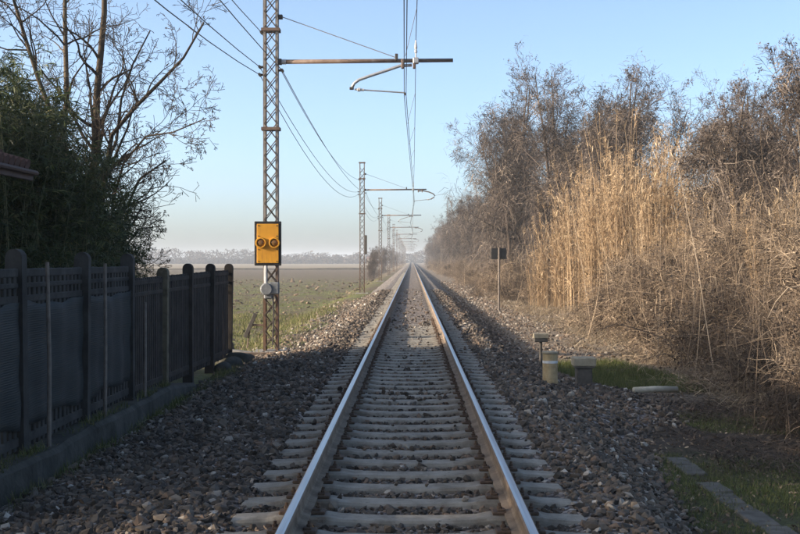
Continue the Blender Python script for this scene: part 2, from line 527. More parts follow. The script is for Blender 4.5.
    M['culm'] = tinted('bamboo_culm', [(0.0, (0.06, 0.075, 0.03)), (1.0, (0.16, 0.15, 0.065))], 0.6)
    M['grass'] = tinted('grass_blade', [(0.0, (0.05, 0.066, 0.016)), (0.5, (0.095, 0.115, 0.028)), (0.85, (0.15, 0.155, 0.05)), (1.0, (0.30, 0.245, 0.12))], 0.7, 1.2, 0.4, 0.2)
    M['fieldgrass'] = tinted('field_grass', [(0.0, (0.085, 0.10, 0.025)), (0.5, (0.16, 0.17, 0.05)), (0.8, (0.24, 0.21, 0.09)), (1.0, (0.34, 0.27, 0.16))], 0.8, 1.2, 0.3, 0.15)
    M['wood_mass'] = tinted('far_wood', [(0.0, (0.04, 0.033, 0.028)), (1.0, (0.115, 0.09, 0.072))], 0.95)


make_materials()


# ------------------------------------------------------------------ terrain
def ss(a, b, x):
    t = np.clip((x - a) / (b - a), 0, 1)
    return t * t * (3 - 2 * t)


def wob(x, y):
    return (np.sin(x * 1.7 + y * 0.9) + np.sin(x * 0.6 - y * 1.3 + 1.0) + 0.6 * np.sin(x * 3.1 + 2.0 + y * 2.7) + 0.5 * np.sin(y * 4.3 - x * 2.2)) / 3.0


def Gz(x, y):
    x = np.asarray(x, float); y = np.asarray(y, float)
    f = ss(24.5, 29.0, y) * ss(3.2, 5.8, -x)
    left = -0.50 - 0.60 * f - 0.08 * ss(26, 32, y)
    right = -0.70 + 0.25 * ss(5.0, 9.0, x)
    c = ss(-1.6, -0.4, x); c2 = ss(0.4, 1.6, x)
    z = left * (1 - c) + (-0.85) * (c - c2) + right * c2
    return z + 0.035 * wob(x, y) * ss(2.2, 3.0, np.abs(x))


TOE_Y = [0, 9, 12.5, 15.5, 17.5, 19.0, 20.5, 22.0, 25.0, 30, 2000]
TOE_X = [2.3, 2.3, 2.62, 3.0, 3.7, 4.35, 4.3, 3.5, 2.9, 2.75, 2.75]


def Bz(x, y):
    x = np.asarray(x, float); y = np.asarray(y, float)
    core = -0.245 + 0.05 * ss(30, 37, y) * (np.abs(x) < 0.68) + 0.02 * ss(30, 45, y)
    near = 1 - ss(25, 31, y)
    lslope = 0.155 * near + 0.36 * (1 - near)
    toe = np.interp(y, TOE_Y, TOE_X)
    l = -0.215 - np.maximum(-x - 1.7, 0) * lslope
    r = -0.215 - np.maximum(x - 1.7, 0) * 0.5 / (toe - 1.7)
    z = np.where(np.abs(x) < 1.2, core, np.where(x < 0, l, r))
    return z + 0.018 * wob(x * 2.3, y * 1.9) * (np.abs(x) > 1.3)


def grid(xs, ys, fz):
    X, Y = np.meshgrid(xs, ys)
    V = np.stack([X, Y, fz(X, Y)], -1).reshape(-1, 3)
    nx = len(xs)
    j, i = np.meshgrid(np.arange(len(ys) - 1), np.arange(nx - 1), indexing='ij')
    a = (j * nx + i).ravel()
    return V, np.stack([a, a + 1, a + nx + 1, a + nx], -1)


def spread(lo, hi, step, far, ratio=1.25):
    a = list(np.arange(lo, hi, step))
    s = step
    x = a[-1]
    right = []
    while x < far:
        s *= ratio; x += s; right.append(x)
    return np.array(a + right)


xr = spread(0, 14, 0.25, 3000)
xs = np.concatenate([-xr[:0:-1], xr])
ys = np.concatenate([-spread(0, 4, 0.5, 200, 1.4)[:0:-1], spread(0, 70, 0.3, 3000, 1.12)])
V, Fq = grid(xs, ys, Gz)
tag(link('ground', np_mesh('ground', V, Fq, M['ground'], True)), kind='structure')

xs = np.arange(-3.6, 4.81, 0.12)
ys = np.concatenate([np.arange(-12, 40, 0.15), spread(40, 80, 0.6, 1500, 1.15)])
def bed(x, y):
    return np.maximum(Bz(x, y), Gz(x, y) - 0.25)
V, Fq = grid(xs, ys, bed)
ballast = tag(link('ballast_bed', np_mesh('ballast_bed', V, Fq, M['ballast'], True)), kind='structure')

# field bank: the dark line across the far field
mb = MB()
n = 60
for i in range(n):
    x0, x1 = -430 + i * 7.0, -430 + (i + 1) * 7.0
    def sec(x):
        h = 0.42 + 0.14 * math.sin(x * .21) + 0.08 * math.sin(x * .63)
        y0 = 346 + 1.2 * math.sin(x * 0.02)
        return [(x, y0, -1.25), (x, y0 + .5, -1.1 + h), (x, y0 + 2.2, -1.1 + h * .9), (x, y0 + 3.4, -1.25)]
    mb.add(sec(x0) + sec(x1), [(0, 4, 5, 1), (1, 5, 6, 2), (2, 6, 7, 3)])
tag(mb.build('field_bank', mottled('bank_soil', [(0.3, (0.035, 0.03, 0.022)), (0.7, (0.09, 0.075, 0.05))], 0.6)), kind='structure')


# ------------------------------------------------------------------ track
def make_rail(xc, label):
    root = empty('rail', (xc, 0, 0), 0, label, 'rail', 'the two rails of the track')
    y0, y1 = -8.0, 1400.0
    ysr = [y0, 20, 60, 150, 400, y1]
    def extr(prof, closed=True):
        k = len(prof); vs = []; fs = []
        for y in ysr: vs += [(a, y, b) for a, b in prof]
        for j in range(len(ysr) - 1):
            for i in range(k):
                i2 = (i + 1) % k
                fs.append((j * k + i, j * k + i2, (j + 1) * k + i2, (j + 1) * k + i))
        fs.append(tuple(range(k))[::-1]); fs.append(tuple((len(ysr) - 1) * k + i for i in range(k)))
        return MB().add(vs, fs)
    head = [(-.036, -.040), (-.0365, -.014), (-.033, -.006), (-.026, -.002), (-.010, 0), (.010, 0), (.026, -.002), (.033, -.006), (.0365, -.014), (.036, -.040)]
    web = [(-.074, -.1715), (-.074, -.160), (-.025, -.147), (-.012, -.135), (-.009, -.09), (-.013, -.052), (-.030, -.0405), (.030, -.0405), (.013, -.052), (.009, -.09), (.012, -.135), (.025, -.147), (.074, -.160), (.074, -.1715)]
    extr(head).build('head', M['rail_head'], root)
    extr(web).build('web', M['rail_web'], root)
    return root


make_rail(-0.7535, 'long steel rail running left of centre to the vanishing point')
make_rail(0.7535, 'long steel rail running right of centre to the vanishing point')

TRACK_SUN = None


def sleeper_mesh(seed):
    r = random.Random(seed)
    st = [(-1.25, -.212, .9), (-1.235, -.204, 1), (-1.0, -.193, 1), (-.93, -.181, 1), (-.58, -.181, 1), (-.48, -.197, .96), (-.2, -.207, .93), (.2, -.207, .93),
          (.48, -.197, .96), (.58, -.181, 1), (.93, -.181, 1), (1.0, -.193, 1), (1.235, -.204, 1), (1.25, -.212, .9)]
    vs = []; fs = []
    for x, zt, w in st:
        hw = .112 * w
        j = lambda a=.003: r.uniform(-a, a)
        sec = [(-.15 * w, -.40), (-hw - .012 + j(), zt - .022 + j()), (-hw + j(), zt - .004 + j()), (-hw * .7, zt + j(.001)), (hw * .7, zt + j(.001)), (hw + j(), zt - .004 + j()), (hw + .012 + j(), zt - .022 + j()), (.15 * w, -.40)]
        vs += [(x, a, b) for a, b in sec]
    k = 8
    for j in range(len(st) - 1):
        for i in range(k):
            i2 = (i + 1) % k
            fs.append((j * k + i, (j + 1) * k + i, (j + 1) * k + i2, j * k + i2))
    fs.append(tuple(range(k))); fs.append(tuple((len(st) - 1) * k + i for i in range(k))[::-1])
    return MB().add(vs, fs).mesh('sleeper', M['sleeper'])


sl_meshes = [sleeper_mesh(i) for i in range(5)]
cm = MB()
cm.box((0, 0, .012), (.10, .13, .024), bev=.006)
cm.box((-.012, 0, .03), (.055, .07, .018), bev=.005)
cm.lathe((.0, 0, .038), [(.019, 0), (.019, .016), (.011, .018), (.011, .04)], 6)
clip_me = cm.mesh('rail_clip', M['clip'])
SLEEP_Y0 = 1.44
for i in range(300):
    y = SLEEP_Y0 + 0.6 * i
    s = link('sleeper', sl_meshes[i % 5], None, (random.uniform(-.015, .015), y + random.uniform(-.012, .012), random.uniform(-.003, .003)), (0, 0, random.uniform(-.006, .006)))
    tag(s, 'grey concrete sleeper lying in the ballast under both rails', 'sleeper', 'sleepers of the track')
    if i < 60:
        for rx in (-.7535, .7535):
            for sd in (-1, 1):
                link('rail_clip', clip_me, s, (rx + sd * .113, 0, -.181), (0, 0, 0 if sd > 0 else math.pi))
V = []; Fl = []
base = np.array([(-1.25, -.11, -.2), (1.25, -.11, -.2), (1.25, .11, -.2), (-1.25, .11, -.2)])
for i in range(300, 1100):
    V.append(base + np.array([0, SLEEP_Y0 + .6 * i, 0])); k = len(Fl) * 4
    Fl.append((k, k + 1, k + 2, k + 3))
far_sl = link('distant_sleepers', np_mesh('distant_sleepers', np.concatenate(V), np.array(Fl), M['sleeper']))
tag(far_sl, 'distant concrete sleepers merging where the track vanishes', 'sleepers', kind='stuff')


# ------------------------------------------------------------------ ballast stones
def ico():
    t = (1 + 5 ** .5) / 2
    v = unit(np.array([(-1, t, 0), (1, t, 0), (-1, -t, 0), (1, -t, 0), (0, -1, t), (0, 1, t), (0, -1, -t), (0, 1, -t), (t, 0, -1), (t, 0, 1), (-t, 0, -1), (-t, 0, 1)], float))
    f = np.array([(0, 11, 5), (0, 5, 1), (0, 1, 7), (0, 7, 10), (0, 10, 11), (1, 5, 9), (5, 11, 4), (11, 10, 2), (10, 7, 6), (7, 1, 8),
                  (3, 9, 4), (3, 4, 2), (3, 2, 6), (3, 6, 8), (3, 8, 9), (4, 9, 5), (2, 4, 11), (6, 2, 10), (8, 6, 7), (9, 8, 1)])
    return v, f


ICO_V, ICO_F = ico()
STONES = []
for k in range(24):
    v = ICO_V * rng.uniform(.55, 1.3, (12, 1)) * np.array([1.05, rng.uniform(.6, .95), rng.uniform(.45, .8)])
    STONES.append(v + rng.normal(0, .10, (12, 3)))
STONES = np.array(STONES)


def rot_mats(n, tilt=0.6):
    a = rng.uniform(0, 2 * np.pi, n); b = rng.normal(0, tilt, n); c = rng.normal(0, tilt, n)
    ca, sa, cb, sb, cc, sc = np.cos(a), np.sin(a), np.cos(b), np.sin(b), np.cos(c), np.sin(c)
    Z = np.zeros((n, 3, 3)); Xm = Z.copy(); Ym = Z.copy()
    Z[:, 0, 0] = ca; Z[:, 0, 1] = -sa; Z[:, 1, 0] = sa; Z[:, 1, 1] = ca; Z[:, 2, 2] = 1
    Xm[:, 0, 0] = 1; Xm[:, 1, 1] = cb; Xm[:, 1, 2] = -sb; Xm[:, 2, 1] = sb; Xm[:, 2, 2] = cb
    Ym[:, 1, 1] = 1; Ym[:, 0, 0] = cc; Ym[:, 0, 2] = sc; Ym[:, 2, 0] = -sc; Ym[:, 2, 2] = cc
    return Z @ Xm @ Ym


def scatter(y0, y1, dens, size):
    n = int((y1 - y0) * 8.2 * dens)
    x = rng.uniform(-3.6, 4.6, n); y = rng.uniform(y0, y1, n)
    b = Bz(x, y); g = Gz(x, y)
    ph = (y - SLEEP_Y0 + .3) % .6 - .3
    on_sl = (np.abs(ph) < .125) & (np.abs(x) < 1.24)
    on_rail = np.abs(np.abs(x) - .7535) < .10
    covered = ss(29, 36, y) * (np.abs(x) < .7) + .42 * np.exp(-((y - 16.3 - .3 * x) / .55) ** 2) * (x > -.75) * (x < 1.0)
    bare = rng.random(n) > .02 + .5 * covered
    edge = b - g + .06 * rng.normal(size=n)
    keep = (edge > -0.02) & ~(on_sl & bare) & ~on_rail
    clipz = (np.abs(np.abs(x) - .7535) < .19) & (np.abs(ph) < .14)
    keep &= ~clipz
    fence = (x < -3.36) & (y < 18.5)
    keep &= ~fence
    x, y, b, g, on_sl = x[keep], y[keep], b[keep], g[keep], on_sl[keep]
    n = len(x)
    s = size * np.clip(rng.lognormal(0, .32, n), .5, 1.9)
    inner = np.abs(x) < 1.25
    s = np.where(inner, s * .82, s)
    z = np.maximum(b, g) + s * rng.uniform(-.15, .45, n)
    z = np.where(on_sl, -.198 + s * .45, z)
    z = np.minimum(z, np.where(inner & ~on_sl, -.215, 9))
    return np.stack([x, y, z], -1), s


def stone_tints(p):
    n = len(p)
    t = np.clip(rng.beta(1.7, 2.2, n) + .08 * wob(p[:, 0] * 1.5, p[:, 1] * 1.5), 0, 1)
    t = np.where(rng.random(n) < .035, rng.uniform(.88, 1.0, n), t * .86)
    t = np.where((p[:, 0] < -1.8) & (p[:, 1] > 21), np.clip(t + .20 * ss(21, 27, p[:, 1]), 0, 1), t)      # outer slope: sunlight put into the tint, stones lightened where the sun falls
    t = np.where((p[:, 0] > 1.35) & (rng.random(n) < .5), np.clip(t + rng.uniform(0, .3, n), 0, .97), t)
    near_rail = np.abs(np.abs(p[:, 0]) - .75) < .35
    t = np.where(near_rail & (rng.random(n) < .7), t * .5, t)
    t = np.where(near_rail & (rng.random(n) < .3), rng.uniform(.6, .75, n), t)
    return t


Pn, Sn = scatter(5.5, 14.0, 420, .0315)
Pm, Sm = scatter(14.0, 30.0, 225, .0355)
Pf, Sf = scatter(30.0, 75.0, 62, .045)
P = np.concatenate([Pn, Pm, Pf]); S = np.concatenate([Sn, Sm, Sf])
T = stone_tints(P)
# the 300 that show largest: in frame and near
ppx = (P[:, 0] - CAM[0]) / P[:, 1] * F_PX + 412
ppy = (CAM[2] - P[:, 2]) / P[:, 1] * F_PX + 260
vis = (ppx > 5) & (ppx < 795) & (ppy > 5) & (ppy < 530)
score = np.where(vis, S / P[:, 1], 0)
order = np.argsort(-score)
top300 = order[:300]
rest = order[300:]
var = rng.integers(0, 24, len(P))
R = rot_mats(len(P))
verts = np.einsum('nij,nkj->nki', R[rest], STONES[var[rest]]) * S[rest][:, None, None] + P[rest][:, None, :]
n = len(rest)
faces = (ICO_F[None] + (np.arange(n) * 12)[:, None, None]).reshape(-1, 3)
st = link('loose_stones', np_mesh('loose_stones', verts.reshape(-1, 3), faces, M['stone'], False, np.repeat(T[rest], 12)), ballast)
st['kind'] = 'stuff'
shared = {}
for i in top300:
    key = (int(var[i]), int(T[i] * 5))
    if key not in shared:
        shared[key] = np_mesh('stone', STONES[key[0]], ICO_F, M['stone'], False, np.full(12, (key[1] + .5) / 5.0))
    o = link('stone', shared[key], ballast, tuple(P[i]))
    o.rotation_euler = Matrix(R[i].tolist()).to_euler()
    o.scale = (float(S[i]),) * 3


# grit and small stones on the service path and below the left slope
ng = 9000
gx = np.concatenate([rng.uniform(2.6, 6.0, ng), rng.uniform(-4.6, -2.6, 3000)]); gy = np.concatenate([20.5 + 110 * rng.random(ng) ** 1.5, 26 + 40 * rng.random(3000) ** 1.3])
keep = rng.random(len(gx)) < np.where(gx > 0, np.clip((6.2 - gx) / 2.2, .12, 1), .8 * np.clip((gx + 4.8) / 1.4, 0, 1))
keep &= ~((gy < 27.5) & (gx > 3.0))
gx, gy = gx[keep], gy[keep]
gs = .022 * np.clip(rng.lognormal(0, .4, len(gx)), .5, 2.2) * (1 + gy / 60)
gp = np.stack([gx, gy, np.maximum(Gz(gx, gy), Bz(gx, gy)) + gs * .2], -1)
gv = np.einsum('nij,nkj->nki', rot_mats(len(gx)), STONES[rng.integers(0, 24, len(gx))]) * gs[:, None, None] + gp[:, None, :]
gf_ = (ICO_F[None] + (np.arange(len(gx)) * 12)[:, None, None]).reshape(-1, 3)
tag(link('path_gravel', np_mesh('path_gravel', gv.reshape(-1, 3), gf_, M['stone'], False, np.repeat(rng.uniform(.45, .95, len(gx)), 12))), 'pale grit and small stones on the path right of the track', 'gravel', kind='stuff')


# clods of earth on the field edge
nq = 2600
qy = 27 + 150 * rng.random(nq) ** 1.7; qx = -rng.uniform(0, 1, nq) * (.34 * qy + 3) - 4.2
qs = .045 * np.clip(rng.lognormal(0, .5, nq), .4, 2.5) * (1 + qy / 70)
qp = np.stack([qx, qy, Gz(qx, qy) + qs * .05], -1)
qv = np.einsum('nij,nkj->nki', rot_mats(nq, .3), STONES[rng.integers(0, 24, nq)] * np.array([1, 1, .6])) * qs[:, None, None] + qp[:, None, :]
qf = (ICO_F[None] + (np.arange(nq) * 12)[:, None, None]).reshape(-1, 3)
M['clod'] = tinted('earth_clod', [(0.0, (0.06, 0.042, 0.028)), (0.6, (0.14, 0.10, 0.068)), (1.0, (0.24, 0.18, 0.12))], 0.95, 12.0, 0.4)
tag(link('earth_clods', np_mesh('earth_clods', qv.reshape(-1, 3), qf, M['clod'], False, np.repeat(rng.uniform(0, 1, nq), 12))), 'lumps of brown earth strewn over the left field', 'clods', kind='stuff')


# ------------------------------------------------------------------ overhead line
MAST_X = -3.24
MAST_Y = [28.3 - 50.0, 28.3, 80.0, 126.0] + [126.0 + 46 * k for k in range(1, 12)]
MAST_TOP = 8.05


def angle_bar(mb, p, q, w, t, nrm):
    """flat bar from p to q, width w, thickness t, facing nrm"""
    p, q = Vector(p), Vector(q)
    d = (q - p); L = d.length; d.normalize()
    nv = Vector(nrm).normalized(); u = d.cross(nv).normalized()
    R = Matrix((d, u, nv)).transposed()
    mb.box((p + q) / 2, (L, w, t), R)


def mast(y, idx):
    near = idx <= 2
    base_z = float(Gz(MAST_X, y)) + 0.02
    lab = {1: 'nearest lattice steel mast, carrying the yellow panel, with bracket arm over the track',
           2: 'second lattice mast along the track, with dark box on its side',
           3: 'third lattice mast along the track, beside bare bushes',
           4: 'fourth lattice mast along the track, fading in the haze'}.get(idx, 'small hazy lattice mast far down the line')
    if idx == 0: lab = 'lattice mast standing behind the viewpoint'
    root = empty('lattice_mast', (MAST_X, y, base_z), 0, lab, 'mast', 'catenary masts along the left of the track')
    H = MAST_TOP - base_z
    w, dp = .165, .12
    for sx in (-1, 1):
        mb = MB()
        mb.box((sx * w, 0, H / 2), (.014, dp * 2, H))
        mb.box((sx * (w - .03), -dp + .007, H / 2), (.046, .012, H - .002))
        mb.box((sx * (w - .03), dp - .007, H / 2), (.046, .012, H - .002))
        mb.build('channel', M['mast'], root)
    cell = .37
    nc = int((H - .3) / cell)
    barmb = {}
    for sy in (-1, 1):
        for s in (-1, 1):
            mb = MB()
            angle_bar(mb, (-s * (w - .02), 0, 0), (s * (w - .02), 0, cell), .021 if near else .03, .008, (0, 1, 0))
            barmb[(sy, s)] = mb.mesh('lacing_bar', M['lacing'])
    if idx <= 4:
        for c in range(nc):
            for sy in (-1, 1):
                for s in (-1, 1):
                    link('lacing_bar', barmb[(sy, s)], root, (0, sy * (dp + .006 + (.010 if s > 0 else 0)), .1 + c * cell))
    else:
        mb = MB()
        for c in range(nc):
            for s in (-1, 1):
                angle_bar(mb, (-s * w, -dp - .006, .1 + c * cell), (s * w, -dp - .006, .1 + (c + 1) * cell), .05, .009, (0, 1, 0))
        mb.build('lacing', M['mast'], root)
    for zb in (MAST_TOP - .05, 6.95, 4.66):
        mb = MB()
        zb -= base_z
        mb.box((0, -dp - .036, zb), (2 * w + .09, .02, .07)); mb.box((0, dp + .036, zb), (2 * w + .09, .02, .07))
        mb.box((-w - .04, 0, zb), (.02, 2 * dp + .05, .068)); mb.box((w + .04, 0, zb), (.02, 2 * dp + .05, .068))
        mb.build('collar', M['arm'], root)
    mb = MB().box((0, 0, -.16), (.85, .85, .36), bev=.03)
    mb.build('foundation', M['found'], root)
    # bracket arm
    za = 6.22 - base_z
    x1 = .98 - MAST_X
    sg = -1 if idx % 2 == 1 else 1           # stagger side
    arm = MB().tube([(.34, 0, za), (x1, 0, za + .03)], [.052, .044], 10).build('bracket_arm', M['arm'], root, smooth=True)
    MB().lathe((0, 0, 0), [(.05, -.02), (.07, .0), (.05, .02), (.07, .04), (.05, .06), (.07, .08), (.05, .1)], 10).build('insulator', M['ceramic'], arm, (.33, 0, za), (0, math.radians(-90), 0), smooth=True)
    MB().box((.20, 0, za), (.10, .16, .13), bev=.01).tube([(.17, 0, za), (.34, 0, za)], .035, 8).build('hinge', M['dark_clamp'], arm)
    # stay
    xs_ = -.33 - MAST_X
    zt = 7.26 - base_z
    st_ = MB().tube([(.26, 0, zt), (xs_, 0, za + .09)], .011, 5).build('stay_rod', M['galv'], root)
    MB().box((.22, 0, zt), (.10, .12, .10), bev=.01).build('stay_clamp', M['dark_clamp'], st_)
    MB().box((xs_, 0, za + .10), (.07, .12, .16), bev=.01).build('stay_clamp', M['dark_clamp'], st_)
    # registration tube and steady arm
    if sg < 0:
        pts = [(.03, -.08), (-.26, -.10), (-.55, -.20), (-.95, -.33), (-1.20, -.42), (-1.31, -.50), (-1.36, -.60)]
        tip = (-1.37, -.62); wirex = -.13
        tie = [(-1.30, -.64), (wirex, -.72)]
    else:
        pts = [(.40, -.08), (.75, -.06), (1.15, -.14), (1.42, -.26), (1.53, -.38), (1.46, -.50), (1.30, -.58)]
        tip = (1.28, -.60); wirex = .18
        tie = [(1.22, -.62), (wirex, -.72)]
    reg_ = MB().tube([(x - MAST_X, 0, za + z) for x, z in pts], .036, 8).build('registration_arm', M['galv'] if sg < 0 else M['arm'], root, smooth=True)
    for cx in (pts[0][0] + .05, pts[0][0] - .22 if sg < 0 else pts[0][0] + .3):
        MB().box((cx - MAST_X, 0, za - .05), (.06, .13, .22), bev=.01).build('clamp', M['arm'], reg_)
    MB().box((tip[0] - MAST_X, 0, za + tip[1]), (.10, .07, .06), bev=.01).build('joint', M['dark_clamp'], reg_)
    tiev = [Vector((x - MAST_X, 0, za + z)) for x, z in tie]
    d = (tiev[1] - tiev[0]).normalized()
    sa = MB().tube([tiev[0] + d * .22, tiev[1]], .019, 6).build('steady_arm', M['galv'], root)
    MB().tube([tiev[0], tiev[0] + d * .06, tiev[0] + d * .07, tiev[0] + d * .13, tiev[0] + d * .14, tiev[0] + d * .22], [.022, .022, .045, .045, .03, .03], 8).build('insulator', M['ceramic'], sa)
    MB().tube([tiev[1], tiev[1] + Vector((0, 0, -.06))], .014, 6).build('wire_clip', M['dark_clamp'], sa)
    # messenger support above the arm
    sx_ = .12 - MAST_X
    sup = MB().tube([(sx_, 0, za), (sx_, 0, za + .20), (sx_, 0, za + .21), (sx_, 0, za + .26), (sx_, 0, za + .27), (sx_, 0, za + .33), (sx_, 0, za + .34), (sx_, 0, za + .50)],
                    [.018, .018, .036, .036, .022, .036, .036, .012], 8).build('messenger_support', M['ceramic'], root)
    MB().box((sx_, 0, za + .02), (.13, .16, .14), bev=.015).build('clamp', M['galv'], sup)
    # feeder brackets
    for k, (fx, fz) in enumerate(FEED):
        MB().box(((-w if fx < MAST_X else w) + (fx - MAST_X - (-w if fx < MAST_X else w)) / 2, 0, fz - base_z), (abs(abs(fx - MAST_X) - w) + .04, .06, .05), bev=.008).build('wire_bracket', M['dark_clamp'], root)
        MB().tube([(fx - MAST_X, -.10, fz - base_z), (fx - MAST_X, .10, fz - base_z)], .035, 8).build('wire_insulator', M['dark_clamp'], root)
    if idx == 2:
        MB().box((w + .083, -.02, 2.62 - base_z), (.15, .2, 1.25), bev=.012).build('cable_box', M['darkpost'], root)
    return root


FEED = [(MAST_X - .26, 6.10), (MAST_X - .26, 5.92), (MAST_X - .22, 6.90), (MAST_X + .26, 6.02)]
for i, y in enumerate(MAST_Y):
    if i == 0: continue
    mast(y, i)


def wire_path(ends, sag, seg=14):
    pts = []
    for (p, q) in zip(ends[:-1], ends[1:]):
        L = abs(q[1] - p[1])
        for k in range(seg):
            t = k / seg
            s = sag * 4 * t * (1 - t) * (L / 48.0) ** 2
            pts.append((p[0] + (q[0] - p[0]) * t, p[1] + (q[1] - p[1]) * t, p[2] + (q[2] - p[2]) * t - s))
    pts.append(ends[-1])
    return pts


def stag(i):
    return -.13 if i % 2 == 1 else .18


for dx, lab in ((-.022, 'left one of the paired contact wires above the track'), (.022, 'right one of the paired contact wires above the track')):
    mb = MB().tube(wire_path([(stag(i) + dx, y, 5.44) for i, y in enumerate(MAST_Y)], .05, 8), .0085, 5)
    tag(mb.build('contact_wire', M['wire'], smooth=True), lab, 'wire', 'overhead wires along the track')
mpath = wire_path([(.12, y, 6.72) for y in MAST_Y], .95, 14)
ms = tag(MB().tube(mpath, .0085, 5).build('messenger_wire', M['wire'], smooth=True), 'sagging messenger wire hung on insulators above the bracket arms', 'wire', 'overhead wires along the track')
for i in range(len(MAST_Y) - 1):
    if i > 4: break
    for k in range(1, 9):
        t = k / 9.0
        y = MAST_Y[i] + (MAST_Y[i + 1] - MAST_Y[i]) * t
        L = MAST_Y[i + 1] - MAST_Y[i]
        zt = 6.72 - .95 * 4 * t * (1 - t) * (L / 48.0) ** 2
        cx = stag(i) + (stag(i + 1) - stag(i)) * t
        zb = 5.44 - .05 * 4 * t * (1 - t) * (L / 48.0) ** 2
        MB().tube([(.12, y, zt), (cx, y, zb)], .005, 4).build('dropper', M['wire'], ms)
for k, (fx, fz) in enumerate(FEED):
    lab = ['upper of two feeder wires on the left side of the masts', 'lower of two feeder wires on the left side of the masts',
           'topmost feeder wire running past the mast collar', 'wire strung on the track side of the masts'][k]
    sagk = [.75, .95, .65, .5][k]
    mb = MB().tube(wire_path([(fx, y, fz) for y in MAST_Y], sagk, 14), .0095, 5)
    tag(mb.build('feeder_wire', M['wire'], smooth=True), lab, 'wire', 'overhead wires along the track')

# ------------------------------------------------------------------ equipment on the near mast
my = 28.3
pz = 2.0
pan = empty('signal_panel', (-3.285, my - .26, pz), 0, 'yellow rectangular panel with black border and two round lamps on near mast', 'signal')
MB().box((0, 0, 0), (.62, .06, 1.02), bev=.012).build('backboard', M['black'], pan)
MB().box((0, -.036, 0), (.50, .02, .90), bev=.006).build('face_plate', M['yellow'], pan)
for sx in (-.155, .155):
    lamp = MB().lathe((sx, -.045, .015), [(.125, 0), (.125, .045), (.118, .06), (.095, .06), (.088, .02)], 24, 'y').build('lamp_ring', M['yellow'], pan, smooth=False)
    MB().lathe((sx, -.046, .015), [(.086, 0), (.086, .035), (.05, .05), (.01, .055)], 20, 'y').build('lens', M['lens'], lamp, smooth=True)
for bx_ in (-.21, .21):
    for bz_ in (-.41, -.14, .17, .41):
        MB().lathe((bx_, -.046, bz_), [(.014, 0), (.014, .008), (.008, .011)], 8, 'y').build('bolt', M['dark_clamp'], pan)
for sz in (-.3, .3):
    MB().box((0, .08, sz), (.5, .09, .05)).build('bracket', M['dark_clamp'], pan)
jb = empty('junction_boxes', (-3.24, my - .2, .95), 0, 'cluster of grey junction boxes with conduit below the yellow panel', 'junction box')
MB().lathe((-.07, -.02, .0), [(.13, 0), (.15, .03), (.15, .11), (.12, .14)], 12, 'y').build('round_box', M['boxgrey'], jb)
MB().box((.10, -.06, .02), (.24, .15, .28), bev=.03).build('square_box', M['boxgrey'], jb)
MB().box((-.04, -.02, -.17), (.20, .12, .12), bev=.03).build('cable_gland', M['boxgrey'], jb)
MB().tube([(-.10, -.04, .12), (-.10, -.04, .55)], .045, 10).build('conduit', M['boxgrey'], jb)
MB().box((-.10, -.10, .33), (.05, .02, .42), bev=.004).build('white_strip', M['white'], jb)
MB().tube([(.06, .0, -.12), (.08, .02, -.6), (.05, .03, -1.3)], .018, 6).build('cable', M['dark_clamp'], jb)

ls = empty('tilted_board', (-3.80, my - .05, -.42), 0, 'dark grey board leaning on a bracket beside the near mast', 'board')
Rb = Matrix.Rotation(math.radians(24), 3, 'Y')
MB().box((.08, 0, .52), (.09, .05, .60), Rb, bev=.006).build('plate', M['darkpost'], ls)
MB().box((.27, .02, .53), (.30, .04, .045), bev=.004).build('bracket', M['arm'], ls)
MB().tube([(.0, .03, .0), (.08, .03, .5)], .018, 6).build('stake', M['arm'], ls)
g = float(Gz(-3.6, 26.6))
bm_ = MB().box((0, 0, .045), (1.55, .11, .09), Matrix.Rotation(math.radians(4), 3, 'Z'), bev=.012)
tag(bm_.build('timber_beam', M['wood'], None, (-3.55, 27.0, g)), 'weathered timber beam lying on the ground at the fence end', 'beam')
MB_ = MB().box((0, 0, .04), (.55, .30, .07), Matrix.Rotation(math.radians(7), 3, 'Y'), bev=.02)
tag(MB_.build('broken_slab', M['found'], None, (-3.85, 27.5, g + .02)), 'grey broken slab lying behind the timber beam', 'slab')
tag(MB().tube([(0, 0, -.05), (.01, .0, .12), (-.01, 0, .27)], [.05, .055, .04], 7).build('stump', M['darkpost'], None, (-4.05, 27.6, g)), 'short dark stump standing between the fence end and the beam', 'stump')

# ------------------------------------------------------------------ right side furniture
def onb(x, y):
    return float(np.maximum(Bz(x, y), Gz(x, y)))


x, y = 2.18, 19.0
z = onb(x, y) - .06
cy = empty('marker_cylinder', (x, y, z), 0, 'tan concrete cylinder with pale bands standing in the ballast', 'marker post')
MB().lathe((0, 0, 0), [(.128, 0), (.125, .10), (.118, .12), (.116, .52), (.11, .535)], 20).build('body', M['tan_conc'], cy, smooth=False)
MB().lathe((0, 0, .375), [(.1185, 0), (.1195, .008), (.1195, .032), (.1185, .04)], 20).build('band', M['white'], cy)
MB().lathe((0, 0, .52), [(.122, 0), (.128, .008), (.128, .03), (.10, .036)], 20).build('cap', M['cap'], cy)
x, y = 2.84, 20.0
z = onb(x, y) - .08
bo = empty('capped_post', (x, y, z), 0, 'dark square post with wide tan box cap next to the concrete cylinder', 'marker post')
MB().box((0, 0, .20), (.255, .25, .40), bev=.015).build('post', M['darkpost'], bo)
MB().box((0, 0, .39), (.32, .32, .03), bev=.006).build('collar', M['darkpost'], bo)
MB().box((0, 0, .475), (.37, .34, .14), bev=.012).build('cap', M['cap'], bo)
x, y = 2.74, 25.7
z = onb(x, y) + .30
so = empty('box_on_stem', (x, y, z), 0, 'small pale box on a thin dark stem beyond the concrete cylinder', 'marker post')
MB().tube([(0, 0, -.38), (0, 0, .28)], .032, 8).build('stem', M['darkpost'], so)
MB().box((0, 0, .30), (.28, .24, .08), bev=.01).build('tray', M['darkpost'], so)
